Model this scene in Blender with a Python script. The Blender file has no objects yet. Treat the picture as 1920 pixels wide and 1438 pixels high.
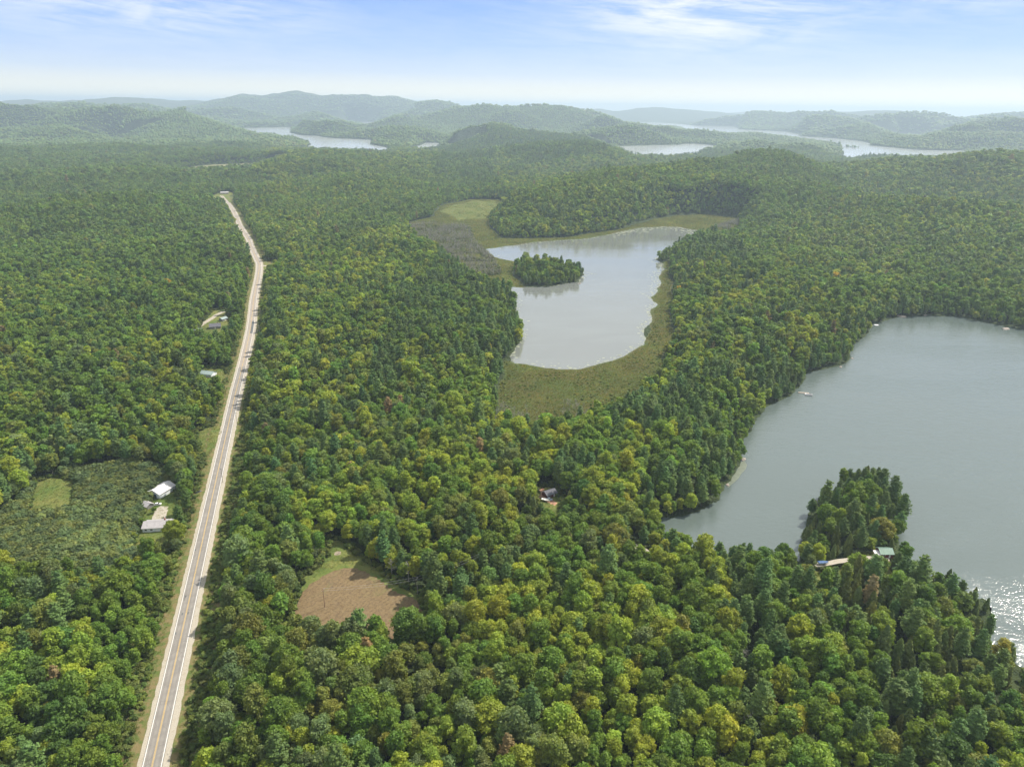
import bpy, bmesh, math, random
import numpy as np
from mathutils import Matrix, Vector

random.seed(7)
rng = np.random.default_rng(11)
R = math.radians
SC = bpy.context.scene
COL = SC.collection

# ------------------------------------------------------------------ camera
CAM_H = 255.0
PITCH = R(21.27)
ROLL = R(0.7)
FPX = 1333.0                                   # focal length in pixels of the 1920 px wide picture
cam_data = bpy.data.cameras.new("camera")
cam_data.sensor_fit = 'HORIZONTAL'
cam_data.sensor_width = 36.0
cam_data.lens = 36.0 * FPX / 1920.0
cam_data.clip_start = 1.0
cam_data.clip_end = 120000.0
cam = bpy.data.objects.new("camera", cam_data)
COL.objects.link(cam)
CM = Matrix.Rotation(math.pi / 2 - PITCH, 4, 'X') @ Matrix.Rotation(ROLL, 4, 'Z')
CM.translation = (0, 0, CAM_H)
cam.matrix_world = CM
SC.camera = cam
CR = np.array(CM.to_3x3())

# ------------------------------------------------------------------ light
SUN_EL, SUN_AZ = 50.0, 57.0                    # azimuth measured to the right of the view
world = bpy.data.worlds.new("World")
SC.world = world
world.use_nodes = True
sun_data = bpy.data.lights.new("sun", 'SUN')
sun_data.energy = 4.6
sun_data.angle = R(0.6)
sun_data.color = (1.0, 0.93, 0.82)
sun = bpy.data.objects.new("sun", sun_data)
COL.objects.link(sun)
sd_ = Vector((math.sin(R(SUN_AZ)) * math.cos(R(SUN_EL)), math.cos(R(SUN_AZ)) * math.cos(R(SUN_EL)), math.sin(R(SUN_EL))))
sun.rotation_euler = sd_.to_track_quat('Z', 'Y').to_euler()
sun.location = (0, 0, 900)
SC.view_settings.view_transform = 'Standard'
SC.view_settings.look = 'None'
SC.view_settings.gamma = 1.0
SC.view_settings.exposure = 0.72
SC.view_settings.use_curve_mapping = False
cy = SC.cycles
cy.max_bounces = 5
cy.diffuse_bounces = 2
cy.glossy_bounces = 2
cy.transmission_bounces = 2
cy.volume_bounces = 0
cy.transparent_max_bounces = 4
cy.sample_clamp_indirect = 4.0
cy.use_denoising = True
cy.use_adaptive_sampling = True
cy.adaptive_threshold = 0.015


class NT:
    """small helper round a node tree"""
    def __init__(self, tree):
        self.t = tree
        tree.nodes.clear()

    def n(self, kind, ins=None, **props):
        nd = self.t.nodes.new(kind)
        for k, v in props.items():
            setattr(nd, k, v)
        for k, v in (ins or {}).items():
            s = nd.inputs[k]
            if isinstance(v, bpy.types.NodeSocket):
                self.t.links.new(v, s)
            else:
                s.default_value = v
        return nd

    def math(self, op, a, b=0.0, c=0.0, clamp=False):
        return self.n('ShaderNodeMath', {0: a, 1: b, 2: c}, operation=op, use_clamp=clamp).outputs[0]

    def mix(self, f, a, b, blend='MIX'):
        return self.n('ShaderNodeMix', {0: f, 6: a, 7: b}, data_type='RGBA', blend_type=blend).outputs[2]

    def ramp(self, f, stops, interp='LINEAR'):
        nd = self.n('ShaderNodeValToRGB', {0: f})
        cr = nd.color_ramp
        cr.interpolation = interp
        while len(cr.elements) < len(stops):
            cr.elements.new(0.5)
        for e, (p, c) in zip(cr.elements, stops):
            e.position = p
            e.color = c if len(c) == 4 else (*c, 1)
        return nd.outputs[0]

    def maprange(self, v, a, b, c=0.0, d=1.0, smooth=True):
        return self.n('ShaderNodeMapRange', {0: v, 1: a, 2: b, 3: c, 4: d}, interpolation_type='SMOOTHSTEP' if smooth else 'LINEAR').outputs[0]

    def noise(self, vec, scale, detail=4.0, rough=0.55, dist=0.0):
        return self.n('ShaderNodeTexNoise', {'Vector': vec, 'Scale': scale, 'Detail': detail, 'Roughness': rough, 'Distortion': dist})


# sky: Nishita, whitened by the summer haze near the horizon, thin cirrus higher up
w = NT(world.node_tree)
sky = w.n('ShaderNodeTexSky', sky_type='NISHITA')
sky.sun_disc = False
sky.sun_elevation = R(SUN_EL)
sky.sun_rotation = R(SUN_AZ)
sky.altitude = 400.0
sky.air_density = 1.0
sky.dust_density = 1.0
sky.ozone_density = 2.0
tc = w.n('ShaderNodeTexCoord')
sep = w.n('ShaderNodeSeparateXYZ', {0: tc.outputs['Generated']})
sx, sy, sz = sep.outputs
el = w.math('ARCSINE', sz)                                   # radians
az = w.math('ARCTAN2', sx, sy)
grad = w.ramp(w.maprange(el, 0.0, R(40), smooth=False), [
    (0.0, (10.8, 10.0, 8.0)), (0.03, (7.6, 7.7, 7.3)), (0.055, (5.0, 6.0, 7.7)), (0.10, (3.2, 4.7, 7.9)), (0.17, (1.9, 3.5, 7.8)),
    (0.26, (3.6, 4.9, 7.4)), (0.38, (6.4, 6.9, 7.2)), (1.0, (5.8, 6.2, 6.5))])
base = w.mix(0.82, sky.outputs[0], grad)
# cirrus: streaky noise, gathered where the photograph shows the wisps
cv = w.n('ShaderNodeCombineXYZ', {0: w.math('MULTIPLY', az, 6.0), 1: w.math('MULTIPLY', el, 26.0), 2: 0.0}).outputs[0]
n1 = w.noise(cv, 1.3, 7.0, 0.62, 0.9).outputs[0]
cv2 = w.n('ShaderNodeCombineXYZ', {0: w.math('MULTIPLY', az, 9.0), 1: w.math('ADD', w.math('MULTIPLY', el, 95.0), w.math('MULTIPLY', az, 8.0)), 2: 3.7}).outputs[0]
n2 = w.noise(cv2, 1.6, 6.0, 0.65, 0.5).outputs[0]


def blob(ca, ce, ra, re):
    a = w.math('DIVIDE', w.math('SUBTRACT', az, R(ca)), R(ra))
    e = w.math('DIVIDE', w.math('SUBTRACT', el, R(ce)), R(re))
    q = w.math('ADD', w.math('MULTIPLY', a, a), w.math('MULTIPLY', e, e))
    return w.math('POWER', 2.718, w.math('MULTIPLY', q, -1.0))


mask = w.math('ADD', blob(13, 6.3, 9, 2.3), w.math('MULTIPLY', blob(-25, 5.6, 10, 1.6), 0.7))
mask = w.math('ADD', mask, w.math('MULTIPLY', blob(31, 7.5, 5, 1.5), 0.8))
mask = w.math('ADD', mask, w.math('MULTIPLY', w.maprange(el, R(9), R(20)), 0.8))
mask = w.math('ADD', mask, 0.09, clamp=True)
cl = w.math('MULTIPLY', w.math('ADD', w.math('MULTIPLY', n1, 0.55), w.math('MULTIPLY', n2, 0.45)), 1.0)
cl = w.math('MULTIPLY', w.maprange(cl, 0.31, 0.66), mask)
cl = w.math('MULTIPLY', cl, 0.85, clamp=True)
skyc = w.mix(cl, base, (7.9, 8.0, 8.3, 1))
below = w.maprange(el, R(-1.5), R(0.0))
skyc = w.mix(below, (5.5, 6.3, 6.4, 1), skyc)
bg = w.n('ShaderNodeBackground', {'Color': skyc, 'Strength': 0.085})
w.n('ShaderNodeOutputWorld', {'Surface': bg.outputs[0]})


# ------------------------------------------------------------------ helpers
def tag(o, label=None, cat=None, group=None, kind=None):
    if label: o['label'] = label
    if cat: o['category'] = cat
    if group: o['group'] = group
    if kind: o['kind'] = kind
    return o


def ray(px, py):
    d = CR @ np.array([(px - 960.0), -(py - 719.0), -FPX])
    return d / np.linalg.norm(d)


def at(px, py, z=0.0):
    """the point of the place that the photograph shows at px, py, on the level z"""
    d = ray(px, py)
    t = (z - CAM_H) / d[2]
    return np.array([d[0] * t, d[1] * t])


def poly(pts, z=0.0):
    return np.array([at(x, y, z) for x, y in pts])


def to_px(P):
    q = (np.asarray(P) - np.array([0, 0, CAM_H])) @ CR
    dz = np.maximum(-q[..., 2], 1e-3)
    return 960 + FPX * q[..., 0] / dz, 719 - FPX * q[..., 1] / dz, dz


def roughen(P, amp=0.10, levels=3, seed=1, closed=True):
    r_ = np.random.default_rng(seed)
    P = np.array(P)
    for _ in range(levels):
        Q = np.roll(P, -1, 0) if closed else P[1:]
        A = P if closed else P[:-1]
        d = Q - A
        L = np.linalg.norm(d, axis=1, keepdims=True)
        nrm = np.stack([-d[:, 1], d[:, 0]], 1) / np.maximum(L, 1e-6)
        M = (A + Q) / 2 + nrm * L * (r_.random((len(d), 1)) - 0.5) * 2 * amp
        out = np.empty((len(A) * 2, 2)); out[0::2] = A; out[1::2] = M
        P = out if closed else np.vstack([out, P[-1:]])
    return P


def seg_dist(X, A, B):
    """smallest distance from points X (n,2) to segments A-B"""
    best = np.full(len(X), 1e18)
    for a, b in zip(A, B):
        ab = b - a
        L2 = max(ab @ ab, 1e-9)
        ap0 = X[:, 0] - a[0]; ap1 = X[:, 1] - a[1]
        t = np.clip((ap0 * ab[0] + ap1 * ab[1]) / L2, 0, 1)
        dx = ap0 - t * ab[0]; dy = ap1 - t * ab[1]
        best = np.minimum(best, dx * dx + dy * dy)
    return np.sqrt(best)


def inside(X, P):
    c = np.zeros(len(X), bool)
    Q = np.roll(P, -1, 0)
    for (x1, y1), (x2, y2) in zip(P, Q):
        if y1 == y2: continue
        k = ((y1 > X[:, 1]) != (y2 > X[:, 1])) & (X[:, 0] < (x2 - x1) * (X[:, 1] - y1) / (y2 - y1) + x1)
        c ^= k
    return c


def sdist(X, polys, far=400.0):
    """signed distance, negative inside any of the polygons, clipped at far"""
    out = np.full(len(X), far)
    for P in polys:
        lo = P.min(0) - far; hi = P.max(0) + far
        m = np.where((X[:, 0] > lo[0]) & (X[:, 0] < hi[0]) & (X[:, 1] > lo[1]) & (X[:, 1] < hi[1]))[0]
        if not len(m): continue
        Y = X[m]
        d = seg_dist(Y, P, np.roll(P, -1, 0))
        d[inside(Y, P)] *= -1
        out[m] = np.minimum(out[m], d)
    return np.minimum(out, far)


def ldist(X, line, far=400.0):
    out = np.full(len(X), far)
    lo = line.min(0) - far; hi = line.max(0) + far
    m = np.where((X[:, 0] > lo[0]) & (X[:, 0] < hi[0]) & (X[:, 1] > lo[1]) & (X[:, 1] < hi[1]))[0]
    if len(m): out[m] = np.minimum(far, seg_dist(X[m], line[:-1], line[1:]))
    return out


def sm(a, b, x):
    t = np.clip((x - a) / (b - a), 0, 1)
    return t * t * (3 - 2 * t)


_perm = np.random.default_rng(5).permutation(1024)
_val = np.random.default_rng(6).random(1024)


def vnoise(x, y):
    xi = np.floor(x).astype(int); yi = np.floor(y).astype(int)
    fx = x - xi; fy = y - yi
    fx = fx * fx * (3 - 2 * fx); fy = fy * fy * (3 - 2 * fy)
    def h(a, b): return _val[_perm[(_perm[a & 1023] + b) & 1023]]
    return (h(xi, yi) * (1 - fx) + h(xi + 1, yi) * fx) * (1 - fy) + (h(xi, yi + 1) * (1 - fx) + h(xi + 1, yi + 1) * fx) * fy


def fbm(x, y, s, oct_=4):
    v = 0; a = 0.5; t = 0
    for k in range(oct_):
        v = v + a * vnoise(x / s + 17.3 * k, y / s - 9.1 * k); t += a
        a *= 0.5; s *= 0.5
    return v / t * 2 - 1


def mesh_np(name, V, F, mat=None, parent=None, smooth=False, link=True):
    me = bpy.data.meshes.new(name)
    V = np.asarray(V, float); F = np.asarray(F, int)
    k = F.shape[1]
    me.vertices.add(len(V)); me.vertices.foreach_set('co', V.ravel())
    me.loops.add(F.size); me.loops.foreach_set('vertex_index', F.ravel().astype(np.int32))
    me.polygons.add(len(F)); me.polygons.foreach_set('loop_start', (np.arange(len(F)) * k).astype(np.int32))
    me.update(calc_edges=True)
    if smooth: me.polygons.foreach_set('use_smooth', np.ones(len(F), bool))
    if mat: me.materials.append(mat)
    o = bpy.data.objects.new(name, me)
    if parent is not None: o.parent = parent
    if link: COL.objects.link(o)
    return o


# ------------------------------------------------------------------ the lie of the land
ROAD_Z = 9.0
road_px = [(262, 1540), (277.5, 1438), (339, 1180), (376, 1010), (412, 860), (427, 798), (441, 740), (457, 675), (470, 614),
           (476, 560), (484, 519), (486, 497), (482, 487), (476, 474), (470, 461), (465, 447), (450, 423), (440, 400), (430, 384), (415, 367)]


def smooth_line(P, n=6):
    P = np.array(P); out = []
    for i in range(len(P) - 1):
        p0 = P[max(i - 1, 0)]; p1 = P[i]; p2 = P[i + 1]; p3 = P[min(i + 2, len(P) - 1)]
        for k in range(n):
            t = k / n
            out.append(0.5 * ((2 * p1) + (-p0 + p2) * t + (2 * p0 - 5 * p1 + 4 * p2 - p3) * t * t + (-p0 + 3 * p1 - 3 * p2 + p3) * t ** 3))
    out.append(P[-1])
    return np.array(out)


_rw = poly(road_px, ROAD_Z)
road_line = np.vstack([np.linspace(_rw[0], _rw[6], 30), smooth_line(_rw[6:], 5)[1:]])

lake_mid_px = [(908, 467), (950, 461), (972, 459), (1013, 453), (1075, 449), (1130, 442), (1164, 434), (1200, 427), (1240, 425), (1275, 426),
               (1312, 433), (1318, 437), (1290, 452), (1262, 468), (1241, 480), (1229, 487), (1250, 505), (1239, 525), (1236, 547), (1222, 558),
               (1236, 572), (1224, 591), (1214, 611), (1211, 647), (1186, 661), (1130, 682), (1086, 694), (1047, 694), (1000, 687), (961, 682),
               (955, 669), (966, 653), (978, 625), (969, 575), (961, 552), (941, 537), (977, 539), (1036, 537), (1086, 529), (1096, 515),
               (1085, 505), (1040, 499), (990, 495), (955, 489), (922, 481)]
lake_right_px = [(1889, 613), (1797, 594), (1740, 592), (1689, 594), (1660, 601), (1634, 609), (1631, 621), (1602, 644), (1595, 673), (1576, 685),
                 (1512, 700), (1503, 720), (1485, 740), (1433, 767), (1415, 790), (1395, 822), (1392, 851), (1377, 889), (1358, 915),
                 (1346, 939), (1310, 958), (1279, 968), (1245, 970), (1228, 975), (1240, 1005), (1290, 1042), (1360, 1050), (1440, 1058), (1496, 1052),
                 (1508, 1000), (1516, 965), (1535, 935), (1575, 912), (1612, 900), (1645, 900), (1662, 915), (1664, 932), (1680, 940), (1698, 962),
                 (1692, 985), (1684, 1010), (1690, 1040), (1700, 1080), (1740, 1105), (1800, 1125), (1850, 1122), (1860, 1150), (1850, 1195),
                 (1870, 1225), (1930, 1262), (2150, 1310), (2700, 1200), (2600, 800), (2300, 680), (1960, 625)]
far_lakes_px = [
    [(449, 241), (540, 239), (571, 239), (542, 243), (543, 249), (564, 254), (596, 255.5), (628, 260), (694, 262.7), (691, 271), (720, 276), (733, 283),
     (719, 288), (690, 286), (640, 285), (580, 282), (530, 280), (528, 277), (560, 276.5), (581, 273.5), (573, 267), (554, 260), (540, 261.5), (516, 254), (489, 253.5), (468, 248.5)],
    [(655, 228.3), (700, 229.5), (690, 237), (672, 236.5)],
    [(774, 276.5), (800, 268), (826, 268.5), (832, 278), (805, 283), (780, 283)],
    [(1158, 275), (1230, 273), (1274, 272), (1282, 270), (1302, 270), (1339, 273), (1321, 283), (1313, 294), (1250, 297), (1195, 296), (1175, 287)],
    [(1176, 228.8), (1225, 230), (1262, 232), (1302, 236), (1376, 237.8), (1384, 243), (1473, 247.6), (1497, 256), (1566, 260), (1623, 267), (1627, 273),
     (1709, 281), (1774, 283), (1835, 283), (1800, 289), (1749, 298), (1700, 296), (1648, 295), (1595, 301), (1546, 300), (1585, 288), (1583, 278),
     (1562, 270), (1505, 262.5), (1424, 253), (1359, 253), (1319, 247.5), (1278, 247), (1262, 239), (1233, 241), (1217, 238.5), (1180, 232.5)],
    [(1690, 252.5), (1728, 254), (1726, 256.5), (1692, 255)],
    [(202, 257), (243, 260), (243, 264), (215, 261)],
    [(428, 315), (445, 313.5), (460, 315.5), (452, 318), (432, 318)],
]
LAKES = [roughen(poly(lake_mid_px), 0.09, 2, 3), roughen(poly(lake_right_px), 0.05, 3, 4)]
for i, q in enumerate(far_lakes_px):
    LAKES.append(roughen(poly(q), 0.07, 1, 20 + i))
islet = at(1598, 277, 0)
marsh_px = [
    [(945, 676), (1000, 676), (1100, 680), (1205, 640), (1215, 600), (1215, 565), (1235, 500), (1262, 480), (1262, 530), (1258, 600), (1258, 650), (1246, 700),
     (1190, 745), (1150, 775), (1080, 800), (1000, 812), (930, 800), (928, 740), (948, 700)],
    [(760, 425), (815, 405), (840, 382), (880, 374), (935, 375), (932, 395), (922, 430), (940, 447), (1000, 448), (1075, 444), (1165, 430), (1205, 418),
     (1265, 404), (1330, 402), (1385, 409), (1385, 428), (1330, 446), (1300, 440), (1180, 440), (1080, 456), (960, 470), (915, 474), (930, 478), (975, 494), (965, 520), (985, 545), (930, 542),
     (880, 515), (840, 482), (780, 450)],
    [(330, 318), (400, 309), (487, 306), (475, 315), (400, 322), (345, 323)],
]
MARSH = [roughen(poly(q, 0.4), 0.08, 2, 40 + i) for i, q in enumerate(marsh_px)]
field_px = [(572, 1094), (598, 1080), (615, 1071), (641, 1060), (672, 1061), (691, 1067), (722, 1087), (754, 1109), (783, 1118), (787, 1126), (794, 1156),
            (800, 1195), (700, 1205), (640, 1208), (580, 1195), (535, 1180), (551, 1150), (560, 1120)]
FIELD_Z = 8.0
FIELD = [roughen(poly(field_px, FIELD_Z), 0.03, 1, 50)]
rough_px = [(562, 1112), (566, 1085), (590, 1066), (612, 1044), (620, 1015), (640, 1012), (660, 1035), (690, 1058), (730, 1086), (786, 1114), (788, 1130), (700, 1125), (620, 1105)]
yard_px = [(256, 1000), (268, 962), (286, 936), (296, 914), (330, 916), (338, 950), (334, 985), (326, 1008), (300, 1030), (270, 1050), (252, 1030)]
meadow_px = [(818, 398), (845, 384), (880, 376), (934, 377), (930, 396), (922, 412), (880, 412), (850, 416)]
lawn1_px = [(370, 812), (392, 802), (418, 797), (412, 830), (398, 862), (385, 862), (374, 840)]
patch_px = [(62, 906), (95, 895), (142, 900), (144, 925), (132, 958), (60, 966), (48, 970)]
lawn2_px = [(372, 640), (375, 610), (400, 582), (424, 580), (430, 600), (428, 628), (412, 645), (385, 644)]
lawn3_px = [(376, 705), (388, 692), (418, 690), (430, 706), (420, 724), (388, 728)]
cabin_px = [(1496, 1076), (1502, 1058), (1560, 1050), (1635, 1034), (1675, 1030), (1684, 1066), (1668, 1086), (1636, 1082), (1600, 1066), (1572, 1082), (1556, 1108), (1528, 1098), (1512, 1080)]
camp_px = [(1004, 950), (1008, 918), (1035, 910), (1052, 936), (1054, 966), (1026, 972)]
lane_px = [(1180, 1040), (1175, 1015), (1190, 1012), (1220, 1030), (1225, 1050), (1205, 1055)]
top_px = [(385, 380), (395, 368), (425, 358), (440, 368), (425, 384)]
open_px = [(492, 508), (494, 490), (522, 493), (525, 503)]
GRASS = [roughen(poly(q, 8.0), 0.08, 2, 60 + i) for i, q in enumerate([rough_px, yard_px, lawn1_px, patch_px, lawn2_px, lawn3_px, cabin_px, camp_px, lane_px, top_px, open_px])]
thicket_px = [(-80, 985), (0, 965), (60, 905), (130, 878), (250, 868), (330, 880), (330, 905), (296, 905), (262, 955), (262, 985), (250, 1035), (245, 1075), (180, 1085), (60, 1090), (-80, 1080)]
THICKET = [roughen(poly(thicket_px, 10.0), 0.08, 2, 80)]

# hills: where the crest stands in the photograph, how far off, half widths across and along the view
hills = [
    (140, 201, 9500, 1000, 900), (235, 200, 9800, 700, 700), (20, 210, 8500, 600, 500), (30, 190, 16000, 3500, 1600), (220, 186, 15000, 1600, 1500), (340, 188, 16000, 1800, 1500),
    (480, 182, 13500, 1600, 1400), (556, 177, 13500, 700, 900), (640, 181, 13500, 1500, 1300), (720, 188, 13000, 1200, 1000), (780, 190, 19000, 2200, 1500),
    (300, 219, 6900, 750, 700), (370, 217, 6700, 600, 600), (180, 232, 6300, 800, 500),
    (820, 193, 10800, 700, 1000), (720, 201, 10500, 900, 900), (640, 206, 10300, 800, 800),
    (925, 196, 8200, 520, 700), (870, 203, 8200, 520, 600), (1000, 204, 8100, 600, 600), (1060, 209, 8000, 400, 500), (1110, 213, 8300, 450, 500),
    (915, 231, 4900, 380, 500), (860, 245, 4800, 300, 400), (740, 236, 5900, 420, 420), (1010, 250, 4700, 600, 500), (1090, 265, 3500, 330, 380), (1010, 270, 3500, 320, 380), (1170, 238, 5600, 500, 500), (1240, 244, 5300, 450, 450),
    (1420, 262, 5200, 150, 200), (1500, 268, 4900, 200, 200),
    (1440, 277, 2600, 250, 330), (1340, 294, 2350, 330, 330), (1220, 308, 2100, 300, 300), (1100, 336, 1850, 250, 260), (1400, 322, 2050, 330, 260),
    (1760, 292, 2900, 420, 420), (1880, 292, 3000, 380, 420), (1980, 296, 2900, 400, 420),
    (1820, 372, 1900, 330, 280), (1640, 425, 1600, 170, 180), (1900, 430, 1700, 220, 220),
    (600, 282, 3300, 480, 600), (520, 300, 2900, 330, 450), (700, 298, 2900, 330, 420), (800, 287, 3300, 280, 260), (880, 296, 3150, 240, 240), (660, 330, 2300, 260, 320),
    (90, 278, 4200, 700, 420), (-60, 285, 3900, 600, 420), (270, 292, 3900, 420, 300),
    (200, 358, 1900, 230, 200), (90, 378, 1800, 220, 200), (320, 380, 1850, 140, 180), (40, 318, 2700, 380, 260), (260, 314, 2800, 280, 220), (60, 470, 1350, 130, 120), (250, 500, 1250, 90, 100),
    (1520, 222, 9500, 900, 600), (1700, 229, 8200, 800, 500), (1400, 214, 12000, 1600, 900), (1640, 212, 15000, 2400, 1000), (1880, 219, 13000, 1600, 900), (1250, 206, 17000, 2500, 1200),
    (1560, 236, 7200, 700, 350), (1840, 246, 6600, 800, 400), (1300, 222, 9000, 900, 500),
    (800, 560, 1130, 120, 140), (1420, 600, 1060, 110, 110),
]
_hr = random.Random(21)
for _ in range(70):                                            # many low overlapping ridges towards the horizon
    hx_ = _hr.uniform(-250, 2170); D_ = 6500 * (3.6 ** _hr.random())
    hills.append((hx_, 200 + (hx_ - 960) * 0.0122 + _hr.uniform(1.0, 6.0) + 90000 / D_ * _hr.uniform(0.35, 1.0), D_, D_ * _hr.uniform(0.04, 0.10), D_ * _hr.uniform(0.022, 0.04)))
HILLS = []
for (hx, hy, D, ra, rb) in hills:
    d = ray(hx, hy); t = D / math.hypot(d[0], d[1])
    z = CAM_H + d[2] * t - 19.0
    if z < 12: continue
    HILLS.append((d[0] * t, d[1] * t, z, ra, rb, math.atan2(d[0], d[1])))


# the lakes seen between the hills: no hilltop stands in front of them
SIGHT = []
for q in far_lakes_px + [[(340, 311), (480, 307), (470, 315), (345, 322)]]:
    Q = np.array(q, float)
    for sx0 in np.arange(Q[:, 0].min() + 2, Q[:, 0].max(), 9.0):
        ys_ = []
        for (x1, y1), (x2, y2) in zip(Q, np.roll(Q, -1, 0)):
            if (x1 - sx0) * (x2 - sx0) <= 0 and x1 != x2: ys_.append(y1 + (y2 - y1) * (sx0 - x1) / (x2 - x1))
        if not ys_: continue
        yn = max(max(ys_) - 3.5, min(ys_) + 0.4 * (max(ys_) - min(ys_)))
        d = ray(sx0, yn); hl_ = math.hypot(d[0], d[1])
        SIGHT.append((math.atan2(d[0], d[1]), -d[2] / hl_, CAM_H / (-d[2] / hl_)))


def sight_ceiling(x, y):
    r = np.hypot(x, y); a = np.arctan2(x, y)
    out = np.full(len(x), 1e6)
    for (a0, sl, D) in SIGHT:
        m = np.where((r > 1500) & (r < D) & (np.abs(a - a0) < 0.06))[0]
        if not len(m): continue
        c = CAM_H - r[m] * sl - 19.0 + 0.35 * np.maximum(0, np.abs(a[m] - a0) - 0.005) * r[m]
        out[m] = np.minimum(out[m], c)
    return out


def height(X, want=False):
    """height of the ground at the points X (n,2)"""
    x, y = X[:, 0], X[:, 1]
    r = np.hypot(x, y)
    acc = np.zeros(len(X))
    for (cx, cy_, z, ra, rb, a) in HILLS:
        m = np.where((np.abs(x - cx) < 3 * max(ra, rb)) & (np.abs(y - cy_) < 3 * max(ra, rb)))[0]
        if not len(m): continue
        dx = x[m] - cx; dy = y[m] - cy_
        u = dx * math.cos(a) - dy * math.sin(a); v = dx * math.sin(a) + dy * math.cos(a)
        acc[m] += (z * np.exp(-0.5 * ((u / (ra * 0.68)) ** 2 + (v / (rb * 0.68)) ** 2))) ** 4
    hh = acc ** 0.25
    h = 9.0 + np.maximum(hh * (1 + 0.16 * fbm(x + 70, y + 30, 480.0, 3) * sm(1500, 2500, r)) - 9.0, 0)
    amp = 3.0 + 6.0 * sm(900, 2500, r) + 4 * sm(8000, 12000, r)
    h = h + (15.0 + 8.0 * sm(-250, -500, x)) * sm(650, 1100, r) * fbm(x + 40, y - 70, 230.0, 3) * sm(60, 200, np.abs(x + 330 + 0.05 * y))
    h = h + amp * (0.6 * fbm(x, y, 420.0, 4) + 0.4 * fbm(x + 900, y, 1300.0, 3)) + 1.0
    far_ = sm(5500, 9000, r)
    h = h + far_ * (62 * np.maximum(0, 0.62 - np.abs(fbm(x, y, 2600.0, 3)) * 2.2) + 34 * np.maximum(0, fbm(x + 5000, y, 1500.0, 3) + 0.1))
    cel = sight_ceiling(x, y)
    h = np.where(h > cel - 12, cel - 12 * np.exp(-np.clip(h - cel + 12, 0, 400) / 12), h)
    h = np.maximum(h, 2.5)
    dr = ldist(X, road_line, 120)
    h = ROAD_Z + (h - ROAD_Z) * sm(11, 70, dr)
    dg = sdist(X, FIELD + GRASS, 60)
    h = FIELD_Z + (h - FIELD_Z) * np.maximum(sm(5, 45, dg), 1 - sm(9, 30, dr))
    dm = sdist(X, MARSH, 60)
    h = 0.5 + (h - 0.5) * sm(-2, 50, dm)
    dw = sdist(X, LAKES, 300)
    W = 45 + 130 * sm(2500, 7000, r)
    hl = np.minimum(dw * 0.15, 0.5) + np.maximum(h - 0.5, 0) * sm(0, 1, dw / W)
    di = np.hypot(x - islet[0], y - islet[1])
    hw = np.maximum(dw * 0.15, -3.0)
    h = np.where(dw > 0, hl, np.where(di < 60, 1.5 - di * 0.05, hw))
    if want: return h, dr, dg, dm, dw
    return h


# ------------------------------------------------------------------ materials
def new_mat(name):
    m = bpy.data.materials.new(name); m.use_nodes = True
    return m, NT(m.node_tree)


def finish(n, col, rough=0.8, spec=0.3, bump=None, bstr=0.4, bdist=0.3, **extra):
    ins = {'Base Color': col, 'Roughness': rough, 'Specular IOR Level': spec}
    ins.update(extra)
    if bump is not None:
        ins['Normal'] = n.n('ShaderNodeBump', {'Height': bump, 'Strength': bstr, 'Distance': bdist}).outputs[0]
    p = n.n('ShaderNodeBsdfPrincipled', ins)
    n.n('ShaderNodeOutputMaterial', {'Surface': p.outputs[0]})


def simple(name, col, rough=0.7, var=0.15, scale=2.0, spec=0.3, bstr=0.2, bdist=0.02, metal=0.0):
    m, n = new_mat(name)
    pos = n.n('ShaderNodeTexCoord').outputs['Object']
    nz = n.noise(pos, scale, 5.0, 0.6).outputs[0]
    a = tuple(c * (1 - var) for c in col) + (1,); b = tuple(min(1, c * (1 + var)) for c in col) + (1,)
    finish(n, n.mix(n.maprange(nz, 0.3, 0.7), a, b), rough, spec, nz, bstr, bdist, Metallic=metal)
    return m


def mat_leaf(name, trans=0.25, vscale=0.5, spread=0.28):
    m, n = new_mat(name)
    at_ = n.n('ShaderNodeAttribute', attribute_type='INSTANCER', attribute_name='tint')
    pos = n.n('ShaderNodeNewGeometry').outputs['Position']
    nz = n.noise(pos, vscale, 3.0, 0.6)
    f = n.maprange(nz.outputs[0], 0.3, 0.7, 1 - spread, 1 + spread, smooth=False)
    col = n.mix(1.0, at_.outputs['Color'], n.n('ShaderNodeCombineColor', {0: f, 1: f, 2: f}).outputs[0], 'MULTIPLY')
    warm = n.mix(n.maprange(n.noise(pos, 0.13, 2.0).outputs[0], 0.35, 0.7, 0.0, 0.5), col, n.mix(1.0, col, (1.35, 1.08, 0.7, 1), 'MULTIPLY'))
    d = n.n('ShaderNodeBsdfPrincipled', {'Base Color': warm, 'Roughness': 0.6, 'Specular IOR Level': 0.2})
    t = n.n('ShaderNodeBsdfTranslucent', {'Color': n.mix(1.0, warm, (1.5, 1.5, 0.6, 1), 'MULTIPLY')})
    mx = n.n('ShaderNodeMixShader', {0: trans, 1: d.outputs[0], 2: t.outputs[0]})
    n.n('ShaderNodeOutputMaterial', {'Surface': mx.outputs[0]})
    return m


M_LEAF = mat_leaf('broad_leaves', 0.36)
M_NEEDLE = mat_leaf('needles', 0.22, 0.7, 0.25)
M_BARK = simple('bark', (0.11, 0.095, 0.08), 0.9, 0.3, 3.0)
M_DEAD = simple('dead_wood', (0.25, 0.24, 0.205), 0.9, 0.2, 3.0)

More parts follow.
